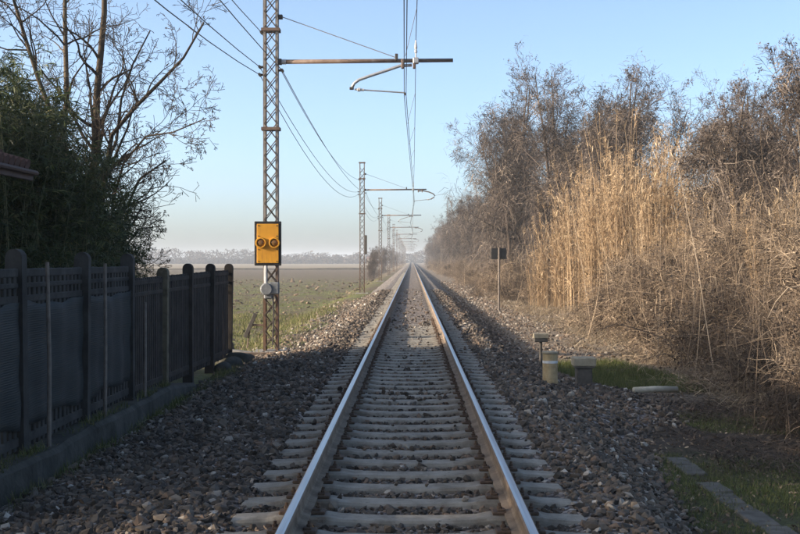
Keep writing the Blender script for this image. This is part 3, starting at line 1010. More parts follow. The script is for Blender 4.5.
MB().box((0, 0, .385), (.31, .26, .10), bev=.012).build('box', M['cap'], so)
p0 = Vector((3.72, 20.3, onb(3.72, 20.3) + .06)); p1 = Vector((4.52, 20.75, onb(4.52, 20.75) + .10))
pp = empty('pale_pipe', tuple(p0), 0, 'pale round pole lying at the edge of the green patch', 'pole')
MB().tube([(0, 0, 0), (p1 - p0) * .5 + Vector((0, 0, .012)), p1 - p0], [.05, .052, .054], 12).build('pipe', M['pale'], pp, smooth=True)
sy = 55.0
sx = (499 - 412) / F_PX * sy + CAM[0]
sz = float(Gz(sx, sy)) - .2
sg_ = empty('track_sign', (sx, sy, sz), 0, 'black plate seen from behind on a pale post by the path', 'sign')
MB().tube([(0, 0, 0), (0, 0, 3.07)], .045, 10).build('post', M['pole'], sg_)
MB().box((-.008, .07, 2.80), (.68, .03, .50), bev=.006).build('plate', M['black'], sg_)
for zb in (2.68, 2.92):
    MB().box((0, .0475, zb), (.13, .012, .04), bev=.003).build('clamp', M['dark_clamp'], sg_)
ct = empty('cable_trough', (3.08, 8.5, -.70), 0, 'line of grey concrete cover slabs sunk in the grass at right', 'cable trough')
for k in range(3, 11):
    yy = k * .56
    if k in (8,): continue
    MB().box((0, 0, 0), (.24, .53, .06), bev=.012).build('cover_slab', M['slab'], ct,
             (random.uniform(-.025, .025) + .05 * k / 10, yy, float(Gz(3.1, 8.5 + yy)) + .70 + random.uniform(-.025, .0)), (random.uniform(-.03, .03), random.uniform(-.04, .04), random.uniform(-.05, .05)))

# ------------------------------------------------------------------ left fence
FX = -3.72
posts_y = [9.37, 11.57, 13.80, 16.06, 18.27, 20.40, 22.57, 24.80]


def post_mesh(h, mat, wdt=.165, dep=.13):
    prof = [(-wdt / 2, -.45), (-wdt / 2, h - wdt / 2)]
    for k in range(1, 9):
        a = math.pi - math.pi * k / 9
        prof.append((wdt / 2 * math.cos(a), h - wdt / 2 + wdt / 2 * math.sin(a)))
    prof += [(wdt / 2, h - wdt / 2), (wdt / 2, -.45)]
    n = len(prof)
    vs = [(a, -dep / 2, b) for a, b in prof] + [(a, dep / 2, b) for a, b in prof]
    fs = [tuple(range(n)), tuple(range(2 * n - 1, n - 1, -1))]
    for i in range(n):
        i2 = (i + 1) % n
        fs.append((i2, i, n + i, n + i2))
    return MB().add(vs, fs).mesh('post', mat)


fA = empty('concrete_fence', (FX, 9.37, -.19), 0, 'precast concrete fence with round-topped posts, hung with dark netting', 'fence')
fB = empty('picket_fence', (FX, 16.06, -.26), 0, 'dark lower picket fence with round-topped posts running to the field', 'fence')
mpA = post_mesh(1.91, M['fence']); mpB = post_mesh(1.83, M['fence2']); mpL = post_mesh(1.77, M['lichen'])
for i, y in enumerate(posts_y):
    if i <= 3:
        o = link('post', mpA, fA, (0, y - 9.37, random.uniform(-.015, .01)), (0, random.uniform(-.015, .015), random.uniform(-.05, .05)))
    else:
        o = link('post', mpL if i == 4 else mpB, fB, (0, y - 16.06, -.008 * (i - 4)), (0, random.uniform(-.015, .015), random.uniform(-.05, .05)))
        if i == 4: o['label'] = 'tan lichen-covered fence post'


def bay(parent, y0, y1, zb0, zb1, ztop0, ztop1, mat, pitch, wd, rails):
    L = y1 - y0
    n = int(L / pitch)
    for k in range(n):
        t = (k + .5) / n
        zb = zb0 + (zb1 - zb0) * t; zt = ztop0 + (ztop1 - ztop0) * t
        yy = y0 + L * t
        MB().box((0, 0, (zb + zt) / 2), (.045, wd, zt - zb), bev=.008).build('picket', mat, parent, (random.uniform(-.004, .004), yy, random.uniform(-.008, .004)))
    for (fr, hh) in rails:
        za = zb0 + (ztop0 - zb0) * fr; zc = zb1 + (ztop1 - zb1) * fr
        sh = math.atan2(zc - za, L)
        MB().box((0, 0, 0), (.062, L - .01, hh), bev=.008).build('rail', mat, parent, (0, (y0 + y1) / 2, (za + zc) / 2), (sh, 0, 0))


for i in range(3):
    a, b = posts_y[i] - 9.37 + .07, posts_y[i + 1] - 9.37 - .07
    bay(fA, a, b, .0, 0., 1.73, 1.73, M['fence'], .145, .085, [(.05, .09), (.83, .07), (.905, .05), (.975, .08)])
tops = [1.63, 1.645, 1.66, 1.67, 1.68]
bots = [.04, .0, -.03, -.06, -.08]
for i in range(3, 7):
    a, b = posts_y[i] - 16.06 + .07, posts_y[i + 1] - 16.06 - .07
    bay(fB, a, b, bots[i - 3], bots[i - 2], tops[i - 3], tops[i - 2], M['fence2'], .125, .085, [(.07, .08), (.86, .06), (.96, .07)])

# shade netting, one length per bay, sagging a little between posts
netlab = ['dark blue-grey netting on the fence bay at the left edge', 'dark blue-grey netting between first and second thin poles', 'dark blue-grey netting on the last tall fence bay']
for i in range(3):
    y0, y1 = posts_y[i] + .06, posts_y[i + 1] - .02
    nu, nv = 40, 14
    vs = []
    for side in (0, 1):
        for j in range(nv + 1):
            for k in range(nu + 1):
                u = k / nu; v = j / nv
                yy = (y1 - y0) * u
                top = 1.42 - .05 * math.sin(math.pi * u) + .012 * math.sin(17 * u + i)
                bot = .20 + .05 * math.sin(math.pi * u) + .02 * math.sin(11 * u + 2 * i)
                zz = bot + (top - bot) * v
                xx = .045 + .012 * math.sin(9 * u + 2.5 * v + i) + .010 * math.sin(23 * u + i * 2) * (1 - v * .5) + .008 * math.sin(14 * v + 5 * u) + .003 * side
                vs.append((xx, yy, zz))
    w_ = nu + 1
    fs = []
    off = (nv + 1) * w_
    for j in range(nv):
        for k in range(nu):
            a = j * w_ + k
            fs.append((a, a + w_, a + w_ + 1, a + 1))
            fs.append((off + a, off + a + 1, off + a + w_ + 1, off + a + w_))
    for k in range(nu):
        fs.append((k, k + 1, off + k + 1, off + k)); a = nv * w_ + k; fs.append((a, off + a, off + a + 1, a + 1))
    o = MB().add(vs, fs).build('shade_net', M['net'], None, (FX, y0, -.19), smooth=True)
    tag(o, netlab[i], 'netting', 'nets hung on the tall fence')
for k, (yy, top, lab) in enumerate([(12.02, 1.60, 'thin upright pole against the netted fence, nearest of three'), (14.22, 1.58, 'thin upright pole against the netted fence, middle of three'), (16.35, 1.05, 'short thin pole where the netting ends')]):
    g = -.42
    tag(MB().tube([(0, 0, 0), (random.uniform(-.01, .01), 0, (top - g) * .5), (random.uniform(-.02, .02), 0, top - g)], [.024, .022, .02], 8).build('thin_pole', M['pole'], None, (FX + .16, yy, g)), lab, 'pole', 'thin poles along the fence')
# plinth
vs = []; fs = []
ysp = np.arange(7.5, 19.6, .3)
for k, yy in enumerate(ysp):
    e = .025 * math.sin(yy * 2.3) + .015 * math.sin(yy * 5.9)
    top = -.225 + .015 * math.sin(yy * 1.9) - .12 * max(0, (yy - 17.5) / 2)
    vs += [(-4.0, yy, -.75), (-4.0, yy, top), (-3.50 + e, yy, top + .01), (-3.455 + e, yy, top - .035), (-3.43 + e * .6, yy, -.75)]
for k in range(len(ysp) - 1):
    for i in range(4):
        fs.append((k * 5 + i, k * 5 + i + 1, (k + 1) * 5 + i + 1, (k + 1) * 5 + i))
nl = (len(ysp) - 1) * 5
fs += [(4, 3, 2, 1, 0), tuple(nl + i for i in range(5))]
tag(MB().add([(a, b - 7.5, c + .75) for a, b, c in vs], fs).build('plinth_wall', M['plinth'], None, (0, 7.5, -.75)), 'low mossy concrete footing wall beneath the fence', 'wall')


def boulder(name, loc, s, mat, seed, lab, cat, grp=None):
    r = np.random.default_rng(seed)
    import bmesh
    bm = bmesh.new()
    bmesh.ops.create_icosphere(bm, subdivisions=3, radius=1)
    k = r.uniform(-1, 1, (6, 3))
    for v in bm.verts:
        d = 1 + .12 * sum(math.sin(3 * (v.co.x * a + v.co.y * b + v.co.z * c) + a * 5) for a, b, c in k) / 2
        v.co = Vector((v.co.x * s[0], v.co.y * s[1], v.co.z * s[2])) * d
    me = bpy.data.meshes.new(name); bm.to_mesh(me); bm.free(); me.materials.append(mat)
    me.polygons.foreach_set('use_smooth', [True] * len(me.polygons))
    return tag(link(name, me, None, loc, (0, 0, seed)), lab, cat, grp)


for k, (xx, yy, s, lab) in enumerate([(-3.52, 24.6, (.19, .3, .17), 'dark boulder at the foot of the last fence post'), (-3.48, 23.7, (.16, .26, .14), 'dark boulder just before the last fence post'),
                                      (-3.50, 22.7, (.17, .28, .13), 'dark boulder second from the fence end'), (-3.42, 25.3, (.15, .2, .13), 'dark boulder just beyond the fence end')]):
    boulder('boulder', (xx, yy, float(Gz(xx, yy)) + s[2] * .6), s, M['plinth'], 11 + k, lab, 'boulder', 'boulders at the fence end')

# ------------------------------------------------------------------ shed behind the fence
sh = empty('shed', (-5.35, 13.0, -.5), 0, 'corner of a low tiled shed roof above the fence at left edge', 'shed')
EX, EZ = -4.95, 2.80
MB().box((-2.0, .0, 1.45), (4.0, 4.6, 2.9)).build('wall', M['plaster'], sh)
roof = MB()
rp = math.radians(20)
vs = []
roof_pts = [(EX + 5.35, EZ + .5), (EX + 5.35 - 4.2, EZ + .5 + 4.2 * math.tan(rp))]
(xa, zaa), (xb, zbb) = roof_pts
roof.add([(xa, -3.2, zaa), (xa, 2.85, zaa), (xb, 2.85, zbb), (xb, -3.2, zbb), (xa, -3.2, zaa - .06), (xa, 2.85, zaa - .06), (xb, 2.85, zbb - .06), (xb, -3.2, zbb - .06)],
         [(0, 1, 2, 3), (7, 6, 5, 4), (0, 4, 5, 1), (1, 5, 6, 2), (2, 6, 7, 3), (3, 7, 4, 0)])
rf = roof.build('roof', M['tile'], sh)
tmb = MB()
for r in range(3):
    t0, t1 = r * .38, r * .38 + .42
    ax, az = xa - t0 * math.cos(rp) + .04, zaa + t0 * math.sin(rp) + .03
    bx, bz = xa - t1 * math.cos(rp) + .04, zaa + t1 * math.sin(rp) + .015
    if r == 0: tile_me = MB().tube([(0, 0, 0), (bx - ax, 0, bz - az)], [.088, .072], 10).mesh('tile', M['tile'])
    for k in range(29):
        link('tile', tile_me, rf, (ax, -3.1 + k * .205, az))
MB().box((xa + .02, -.17, zaa - .09), (.045, 6.08, .12), bev=.008).build('fascia', M['fascia'], sh)
MB().tube([(xa + .085, -3.2, zaa - .05), (xa + .085, 2.86, zaa - .05)], .034, 8).build('gutter', M['fascia'], sh)
MB().box((xa - .12, 1.5, zaa - .38), (.12, .12, .26), bev=.03).build('wall_lamp', M['boxgrey'], sh)
MB().tube([(xa - .30, 2.4, zaa - .2), (xa - .30, 2.4, 0)], .045, 8).build('downpipe', M['darkpost'], sh)


# ------------------------------------------------------------------ plants
def branch_tree(seed, stems, levels, child_n, len_f, rad_f, wander, up, spread_a, seglen=.35, rmin=.0065):
    """stems: list of (points, r0, r1). returns list of (points, radii, level)"""
    r = random.Random(seed)
    out = []
    def rv(): return Vector((r.gauss(0, 1), r.gauss(0, 1), r.gauss(0, 1))).normalized()
    def spawn(pts, radii, level, L):
        if level >= levels: return
        n = child_n[level]
        n = max(1, int(n * r.uniform(.75, 1.25)))
        for c in range(n):
            t = r.uniform(.22, .98) if level else r.uniform(.28, .98)
            f = t * (len(pts) - 1); i = min(int(f), len(pts) - 2); u = f - i
            p = pts[i].lerp(pts[i + 1], u)
            d0 = (pts[i + 1] - pts[i]).normalized()
            side = d0.cross(rv()).normalized()
            a = math.radians(r.uniform(*spread_a))
            d = (d0 * math.cos(a) + side * math.sin(a)).normalized()
            Lc = L * len_f[level] * r.uniform(.55, 1.2) * (1.15 - .6 * t)
            rc = min((radii[i] * (1 - u) + radii[i + 1] * u) * rad_f, radii[i])
            grow(p, d, Lc, rc, level + 1)
    def grow(p, d, L, rad, level):
        k = max(2, min(8, int(L / seglen) + 2 - (level > 2)))
        pts = [p.copy()]; radii = [rad]
        for j in range(k):
            d = (d + rv() * wander + Vector((0, 0, up[min(level, len(up) - 1)]))).normalized()
            p = p + d * (L / k)
            pts.append(p.copy()); radii.append(max(rad * (1 - .8 * (j + 1) / k), rmin))
        out.append((pts, radii, level))
        spawn(pts, radii, level, L)
    for pts, r0, r1 in stems:
        pts = [Vector(p) for p in pts]
        radii = [r0 + (r1 - r0) * i / (len(pts) - 1) for i in range(len(pts))]
        out.append((pts, radii, 0))
        L = sum((pts[i + 1] - pts[i]).length for i in range(len(pts) - 1))
        spawn(pts, radii, 0, L)
    return out


def branches_mesh(nb, out, lv, sides, seed=1, tint=(.2, .7)):
    r = np.random.default_rng(seed)
    groups = {}
    for pts, radii, level in out:
        if level in lv: groups.setdefault((len(pts), sides[min(level, len(sides) - 1)]), []).append((pts, radii))
    for (n_, s_), g in groups.items():
        P = np.array([[tuple(q) for q in a] for a, _ in g]); R = np.array([b for _, b in g])
        V, Fq = batch_tubes(P, R, s_)
        nb.add(V, Fq, r.uniform(tint[0], tint[1], len(g)))


def rejoin(pts, n):
    """resample a polyline to n points with slight jitter"""
    pts = [Vector(p) for p in pts]
    d = [0]
    for a, b in zip(pts[:-1], pts[1:]): d.append(d[-1] + (b - a).length)
    res = []
    for k in range(n):
        s = d[-1] * k / (n - 1)
        i = max(j for j in range(len(d)) if d[j] <= s + 1e-6); i = min(i, len(pts) - 2)
        u = (s - d[i]) / (d[i + 1] - d[i])
        res.append(pts[i].lerp(pts[i + 1], u))
    return res


def twig_cloud(nb, C, r, L=(.25, .8), w=(.004, .009), droop=.35, n=4, tint=(.15, .9)):
    """curving thin strands starting at points C"""
    B = len(C)
    d = rand_dirs(B, r); d[:, 2] = d[:, 2] * .7 + .15; d = unit(d)
    ln = r.uniform(L[0], L[1], B)[:, None]
    P = np.zeros((B, n, 3)); P[:, 0] = C
    for k in range(1, n):
        d = unit(d + r.normal(0, .28, (B, 3)) + np.array([0, 0, -droop]) * r.uniform(0, 1.2, (B, 1)))
        P[:, k] = P[:, k - 1] + d * ln / (n - 1)
    W = r.uniform(w[0], w[1], B)[:, None] * np.linspace(1, .35, n)[None]
    S = unit(np.cross(d, rand_dirs(B, r)))
    V, Fq = batch_ribbons(P, W, S)
    nb.add(V, Fq, tint if isinstance(tint, np.ndarray) else r.uniform(tint[0], tint[1], B))


def leaf_bits(nb, C, r, L=(.03, .08), w=.45, tint=(.3, 1.0), down=0.0):
    B = len(C)
    d = rand_dirs(B, r); d[:, 2] -= down; d = unit(d)
    s = unit(np.cross(d, rand_dirs(B, r)))
    ln = r.uniform(L[0], L[1], B)[:, None]
    V = np.stack([C - d * ln, C + s * ln * w, C + d * ln, C - s * ln * w], 1).reshape(-1, 3)
    Fq = np.arange(B * 4).reshape(-1, 4)
    nb.add(V, Fq, tint if isinstance(tint, np.ndarray) else r.uniform(tint[0], tint[1], B))


def make_thicket_tree(name, seed, h, spread, dense, vine):
    """multi-stemmed bare tree wrapped in dead climbers"""
    r = random.Random(seed); nr = np.random.default_rng(seed)
    stems = []
    ns = r.randint(3, 5)
    for k in range(ns):
        a = r.uniform(0, 2 * math.pi); lean = r.uniform(.1, .42) * spread
        hh = h * r.uniform(.72, 1.0)
        x0, y0 = r.uniform(-.35, .35), r.uniform(-.35, .35)
        pts = []
        for j in range(8):
            t = j / 7
            pts.append((x0 + math.cos(a) * lean * hh * .6 * t ** 1.3 + r.gauss(0, .10) * (j > 0), y0 + math.sin(a) * lean * hh * .6 * t ** 1.3 + r.gauss(0, .10) * (j > 0), hh * t * .92))
        stems.append((pts, .10 * h / 9 * r.uniform(.8, 1.25), .022))
    out = branch_tree(seed, stems, 4, (12, 7, 5, 3), (.36, .5, .55, .6), .55, .13, (0, .09, .06, .05, .03), (25, 58))
    root = empty(name)
    nb = NB(); branches_mesh(nb, out, (0, 1), (7, 5), seed, (.1, .6))
    link('trunk', nb.mesh('trunk', M['twig'], True), root)
    nb = NB(); branches_mesh(nb, out, (2, 3, 4), (3, 3, 3, 3, 3), seed + 1, (.1, .8))
    tips = np.array([tuple(q) for pts, _, lv in out if lv >= 2 for q in pts[1:]])
    C = tips[nr.integers(0, len(tips), dense)] + nr.normal(0, .16, (dense, 3))
    twig_cloud(nb, C, nr, (.2, .5), (.005, .010), .0)
    # dead climbers hanging in clumps over the outer branches, with gaps between them
    big = np.array([tuple(q) for pts, _, lv in out if lv in (1, 2) for q in pts[1:]])
    nc = 70
    cl = big[nr.integers(0, len(big), nc * 3)]
    cl = cl[cl[:, 2] < h * nr.uniform(.45, .95, len(cl))][:nc]
    nc = len(cl)
    ct_ = nr.uniform(.1, .95, nc)
    sig = nr.uniform(.6, 1.4, nc)
    k = nr.integers(0, nc, vine)
    C = cl[k] + nr.normal(0, 1, (vine, 3)) * np.array([.22, .22, .36]) * sig[k][:, None]
    twig_cloud(nb, C, nr, (.2, .6), (.006, .014), .6, 4, np.clip(ct_[k] + nr.normal(0, .16, vine), 0, 1))
    k2 = nr.integers(0, vine, vine // 2)
    leaf_bits(nb, C[k2] + nr.normal(0, .10, (vine // 2, 3)), nr, (.025, .06), .5, np.clip(ct_[k[k2]] + nr.normal(0, .2, vine // 2), 0, 1))
    # skirts of hanging strands below, in separate curtains
    nk = 60
    cc = cl[nr.integers(0, nc, nk)].copy()
    cc[:, 2] *= nr.uniform(.08, .9, nk); cc[:, :2] *= nr.uniform(.8, 1.3, (nk, 1))
    tk = nr.uniform(.05, .9, nk)
    k = nr.integers(0, nk, vine // 2)
    low = cc[k] + nr.normal(0, 1, (vine // 2, 3)) * np.array([.2, .2, .45])
    low[:, 2] = np.abs(low[:, 2])
    twig_cloud(nb, low, nr, (.4, 1.2), (.006, .014), .9, 4, np.clip(tk[k] + nr.normal(0, .16, len(k)), 0, 1))
    # dark clusters of pods and withered leaves at the twig ends
    tc = tips[nr.integers(0, len(tips), 330)]
    C3 = np.repeat(tc, 9, 0) + nr.normal(0, .07, (330 * 9, 3))
    leaf_bits(nb, C3, nr, (.025, .06), .45, (0, .35), .6)
    link('crown', nb.mesh('crown', M['twig']), root)
    return root


protos = [make_thicket_tree('thicket_tree', 101, 10.5, .9, 1200, 8000), make_thicket_tree('thicket_tree', 202, 12.0, .8, 1200, 7500),
          make_thicket_tree('thicket_tree', 303, 9.0, 1.15, 1500, 5500), make_thicket_tree('thicket_tree', 404, 11.0, 1.0, 1000, 10000)]
for p in protos: reg(p)
used = set()


def place(proto, x, y, s, rz, label, cat, group=None, dz=-.06):
    if proto.name in used:
        o = copy_tree(proto)
    else:
        o = proto; used.add(proto.name)
    o.location = (x, y, float(Gz(x, y)) + dz)
    o.rotation_euler = (0, 0, rz)
    o.scale = (s, s, s * random.uniform(.95, 1.06))
    for k in ('label', 'category', 'group'):
        if k in o: del o[k]
    tag(o, label, cat, group)
    return o


# nearest right-hand trees, then the row to the vanishing point
GR = 'bare thicket trees along the right of the track'
near_trees = [(11.8, 32.5, 2, .72, 'bare twiggy tree at the right edge of the picture'), (12.6, 38.0, 0, .95, 'bare tree right of the reeds with upright branches against the sky'),
              (11.0, 44.5, 2, .98, 'low bare tree just right of the reed stand'), (13.5, 47.0, 3, .92, 'bare vine-hung tree behind the right part of the reeds'),
              (10.2, 62.5, 3, 1.2, 'vine-covered tree rising behind the left part of the reeds'), (8.6, 73.0, 1, 1.28, 'tall bare tree with branches reaching over left of the reeds'),
              (12.5, 68.0, 0, 1.22, 'bare tree standing behind the middle of the reeds'), (15.5, 58.0, 1, .95, 'bare tree far back right of the reeds'),
              (14.0, 33.0, 3, .82, 'vine-hung tree set back at the right edge'), (15.2, 41.0, 1, .86, 'bare slender tree set back behind the right thicket'),
              (10.4, 80.0, 0, 1.2, 'broad bare tree at the left shoulder of the tall group'), (7.4, 86.0, 1, 1.36, 'tall slim bare tree at the steep left end of the tall group'), (7.9, 97.0, 0, 1.42, 'high vine-hung tree just left of the tall group')]
for x, y, k, s, lab in near_trees:
    place(protos[k], x, y, s, random.uniform(0, 6.28), lab, 'tree', GR)
y = 104.0
i = 0
while y < 620:
    k = [3, 0, 2, 1, 3, 2][i % 6]
    x = random.uniform(7.6, 9.4) + (2.5 if i % 3 == 2 else 0)
    place(protos[k], x, y, random.uniform(.88, 1.12), random.uniform(0, 6.28), 'bare vine-hung tree in the hazy row beyond the black sign', 'tree', GR)
    y += 5.5 * (1 + y / 260.0) * random.uniform(.8, 1.2)
    i += 1
# bushes beyond the third mast on the left
for k, (x, y, s) in enumerate([(-5.3, 165, .42), (-5.8, 188, .5), (-6.2, 260, .6), (-6.8, 400, .75), (-7, 560, .8)]):
    place(protos[(k + 2) % 4], x, y, s, random.uniform(0, 6.28), 'bare bush left of the track near the far masts', 'tree', 'bare bushes left of the track')


# ---- giant reeds
def make_reeds(seed, n, rad, h):
    r = np.random.default_rng(seed)
    root = empty('reed_stand')
    a = r.uniform(0, 2 * np.pi, n); q = np.sqrt(r.random(n)) * rad
    sub = r.integers(0, 17, n)
    sa, sq = r.uniform(0, 2 * np.pi, 17), np.sqrt(r.random(17)) * rad
    bx, by = sq[sub] * np.cos(sa[sub]) + r.normal(0, .13, n), sq[sub] * np.sin(sa[sub]) + r.normal(0, .13, n)
    a = np.arctan2(by, bx); q = np.minimum(np.hypot(bx, by), rad)
    H = h * (.55 + .5 * r.random(n) ** .7) * (1 - .2 * (q / rad) ** 2)
    H = np.where(r.random(n) < .10, h * r.uniform(1.0, 1.17, n), H)
    lean = unit(np.stack([np.cos(a), np.sin(a), np.zeros(n)], -1) + r.normal(0, .6, (n, 3))) * (np.abs(r.normal(0, .085, n)) * (.6 + q / rad))[:, None]
    N = 7
    t = np.linspace(0, 1, N)
    Pp = np.zeros((n, N, 3))
    Pp[:, :, 0] = bx[:, None] + lean[:, 0:1] * H[:, None] * t[None] ** 1.8
    Pp[:, :, 1] = by[:, None] + lean[:, 1:2] * H[:, None] * t[None] ** 1.8
    Pp[:, :, 2] = H[:, None] * t[None]
    nb = NB()
    V, Fq = batch_tubes(Pp, np.full((n, N), .011) * np.linspace(1.1, .4, N)[None], 4)
    nb.add(V, Fq, r.uniform(.3, .9, n))
    link('culms', nb.mesh('culms', M['reed']), root)
    # leaves
    m = 22
    idx = np.repeat(np.arange(n), m); B = len(idx)
    tt = r.uniform(.12, 1.0, B)
    f = tt * (N - 1); i0 = np.minimum(f.astype(int), N - 2); u = (f - i0)[:, None]
    C = Pp[idx, i0] * (1 - u) + Pp[idx, i0 + 1] * u
    az = r.uniform(0, 2 * np.pi, B)
    d = np.stack([np.cos(az) * .45, np.sin(az) * .45, r.uniform(.5, 1.6, B)], -1); d = unit(d)
    ln = r.uniform(.20, .52, B)[:, None]
    K = 4
    L = np.zeros((B, K, 3)); L[:, 0] = C
    for k in range(1, K):
        d = unit(d + np.array([0, 0, -1.0]) * r.uniform(.0, 1.0, (B, 1)) * (r.random((B, 1)) < .6) + r.normal(0, .12, (B, 3)))
        L[:, k] = L[:, k - 1] + d * ln / (K - 1)
    S = unit(np.stack([-np.sin(az), np.cos(az), r.normal(0, .5, B)], -1))
    W = r.uniform(.010, .024, B)[:, None] * np.array([.8, 1.0, .7, .1])[None]
    nb = NB()
    V, Fq = batch_ribbons(L, W, S)
    nb.add(V, Fq, np.clip(r.normal(.5, .27, B) + np.repeat(r.normal(0, .16, n), m), 0, 1))
    link('leaves', nb.mesh('leaves', M['reed']), root)
    # plumes on some culms
    sel = r.random(n) < .45
    tips = Pp[sel, -1]
    B = len(tips) * 26
    C = np.repeat(tips, 26, 0) + np.stack([r.normal(0, .03, B), r.normal(0, .03, B), r.uniform(-.30, .18, B)], -1)
    nb = NB()
    twig_cloud(nb, C, r, (.10, .22), (.004, .009), .1, 3, (.5, 1.0))
    link('plumes', nb.mesh('plumes', M['reed']), root)
    return root


rp_ = [make_reeds(51, 150, 1.7, 6.9), make_reeds(52, 150, 1.9, 6.2)]
for p in rp_: reg(p)
GRR = 'dry reed stands on the right'
reeds = [(7.5, 56.0, 1, .82, 'leftmost clump of dry golden reeds beside the black sign'), (8.3, 52.5, 0, .90, 'tall dry golden reeds second clump from the sign'), (9.3, 50.5, 0, 1.0, 'tallest golden reed clump in the middle of the bank'),
         (10.3, 53.5, 0, 1.02, 'golden reed clump at the back of the stand'), (8.7, 58.0, 1, 1.02, 'golden reed clump behind the leftmost reeds'), (10.9, 49.0, 1, 1.0, 'golden reed clump right of the tallest one'),
         (12.2, 51.0, 0, .95, 'rightmost tall golden reed clump'), (9.6, 46.5, 1, .66, 'shorter golden reeds in front of the tall stand'), (11.6, 45.0, 1, .74, 'shorter golden reeds at the right front of the stand'),
         (6.9, 59.5, 1, .55, 'low dry reeds just beyond the black sign'), (8.9, 27.5, 1, .55, 'thin straw-coloured stalks rising from brambles at right'), (10.0, 34.5, 1, .6, 'straw stalks among brambles below the right trees')]
for x, y, k, s, lab in reeds:
    place(rp_[k], x, y, s, random.uniform(0, 6.28), lab, 'reeds', GRR)


# ---- brambles
def make_bramble(seed, rad, h, canes, fuzz):
    r = np.random.default_rng(seed)
    root = empty('bramble_bush')
    a = r.uniform(0, 2 * np.pi, canes); q = np.sqrt(r.random(canes)) * rad * .8
    N = 8
    P = np.zeros((canes, N, 3))
    P[:, 0, 0] = q * np.cos(a); P[:, 0, 1] = q * np.sin(a)
    P[:, 0, 2] = r.uniform(0, .6, canes) * h * (1 - (q / rad) ** 2)
    az = r.uniform(0, 2 * np.pi, canes)
    d = unit(np.stack([np.cos(az) * .55, np.sin(az) * .55, r.uniform(.6, 1.4, canes)], -1))
    ln = r.uniform(.5, 1.25, canes)[:, None] * h * .85
    for k in range(1, N):
        d = unit(d + np.array([0, 0, -.36]) * r.uniform(.3, 1.3, (canes, 1)) + r.normal(0, .24, (canes, 3)))
        P[:, k] = P[:, k - 1] + d * ln / (N - 1)
    P[:, :, 2] = np.maximum(P[:, :, 2], .01)
    nb = NB()
    V, Fq = batch_tubes(P, r.uniform(.0025, .006, canes)[:, None] * np.linspace(1.2, .5, N)[None], 3)
    nb.add(V, Fq, r.uniform(.1, .95, canes))
    # straight dead stalks standing through the tangle
    sn = 90
    b0 = np.stack([r.normal(0, rad * .5, sn), r.normal(0, rad * .5, sn), np.zeros(sn)], -1)
    td = unit(np.stack([r.normal(0, .16, sn), r.normal(0, .16, sn), np.ones(sn)], -1)) * (h * r.uniform(.6, 1.25, sn))[:, None]
    V, Fq = batch_tubes(np.stack([b0, b0 + td * .5 + r.normal(0, .03, (sn, 3)), b0 + td], 1), r.uniform(.004, .009, sn)[:, None] * np.array([1.2, 1.0, .5])[None], 4)
    nb.add(V, Fq, r.uniform(.4, 1.0, sn))
    # a few stout arching stems
    st_n = 34
    sel = r.integers(0, canes, st_n)
    V, Fq = batch_tubes(P[sel] * np.array([1.15, 1.15, 1.12]), r.uniform(.008, .016, st_n)[:, None] * np.linspace(1.2, .4, N)[None], 5)
    nb.add(V, Fq, r.uniform(.5, 1.0, st_n))
    link('canes', nb.mesh('canes', M['bramble']), root)
    nb = NB()
    nl = 38
    L0 = P[r.integers(0, canes, nl), r.integers(1, N - 1, nl)]
    lt = r.uniform(.05, .95, nl); ls_ = r.uniform(.6, 1.5, nl)
    k = r.integers(0, nl, fuzz)
    C = L0[k] + r.normal(0, 1, (fuzz, 3)) * np.array([.19, .19, .21]) * ls_[k][:, None]
    C[:, 2] = np.abs(C[:, 2])
    twig_cloud(nb, C, r, (.15, .6), (.0025, .0065), .28, 4, np.clip(lt[k] + r.normal(0, .18, fuzz), 0, 1))
    k2 = r.integers(0, fuzz, fuzz // 2)
    leaf_bits(nb, C[k2] + r.normal(0, .06, (fuzz // 2, 3)), r, (.018, .055), .5, np.clip(lt[k[k2]] * .7 + r.normal(0, .2, fuzz // 2), 0, 1), .4)
    link('tangle', nb.mesh('tangle', M['bramble']), root)
    return root


bp = [make_bramble(61, 1.9, 2.3, 700, 12000), make_bramble(62, 1.6, 1.8, 600, 10000), make_bramble(63, 2.2, 3.0, 800, 13000)]
for p in bp: reg(p)
GB = 'bramble thickets on the right bank'
bushes = [(6.2, 16.4, 1, .78, 'dark low bramble mound at the right edge near the grass'), (7.6, 18.6, 0, 1.0, 'bramble thicket at the right edge behind the dark mound'), (6.7, 20.8, 1, .85, 'tangled dead bramble mound behind the pale pole'),
          (8.2, 22.5, 2, 1.0, 'high dead bramble mass at right'), (7.0, 25.5, 0, .95, 'straw-brown bramble mound behind the green patch'), (9.3, 27.0, 2, 1.1, 'tall bramble mass under the right trees'),
          (6.9, 29.8, 1, .95, 'low spreading bramble at the path edge'), (8.6, 32.0, 2, 1.05, 'bramble mound left of the straw stalks'), (7.2, 35.0, 0, 1.0, 'brown bramble mound in front of the reeds'),
          (9.6, 37.0, 2, 1.15, 'large bramble mass before the right reeds'), (7.4, 40.0, 1, 1.05, 'round bramble mound below the reeds'), (8.6, 43.0, 2, .95, 'bramble thicket at the reeds foot'),
          (10.8, 40.5, 2, 1.2, 'bramble mass under the low bare tree'), (10.0, 22.0, 2, 1.25, 'tall bramble mass at the far right edge'), (11.0, 31.5, 2, 1.3, 'bramble mass below the rightmost tree')]
for x, y, k, s, lab in bushes:
    place(bp[k], x, y, s, random.uniform(0, 6.28), lab, 'bush', GB)
y = 62.0
i = 0
while y < 330:
    place(bp[i % 3], random.uniform(6.0, 7.0), y, random.uniform(.7, 1.0), random.uniform(0, 6.28), 'low bramble at the foot of the far tree row', 'bush', GB)
    y += 5.0 * (1 + y / 150.0); i += 1


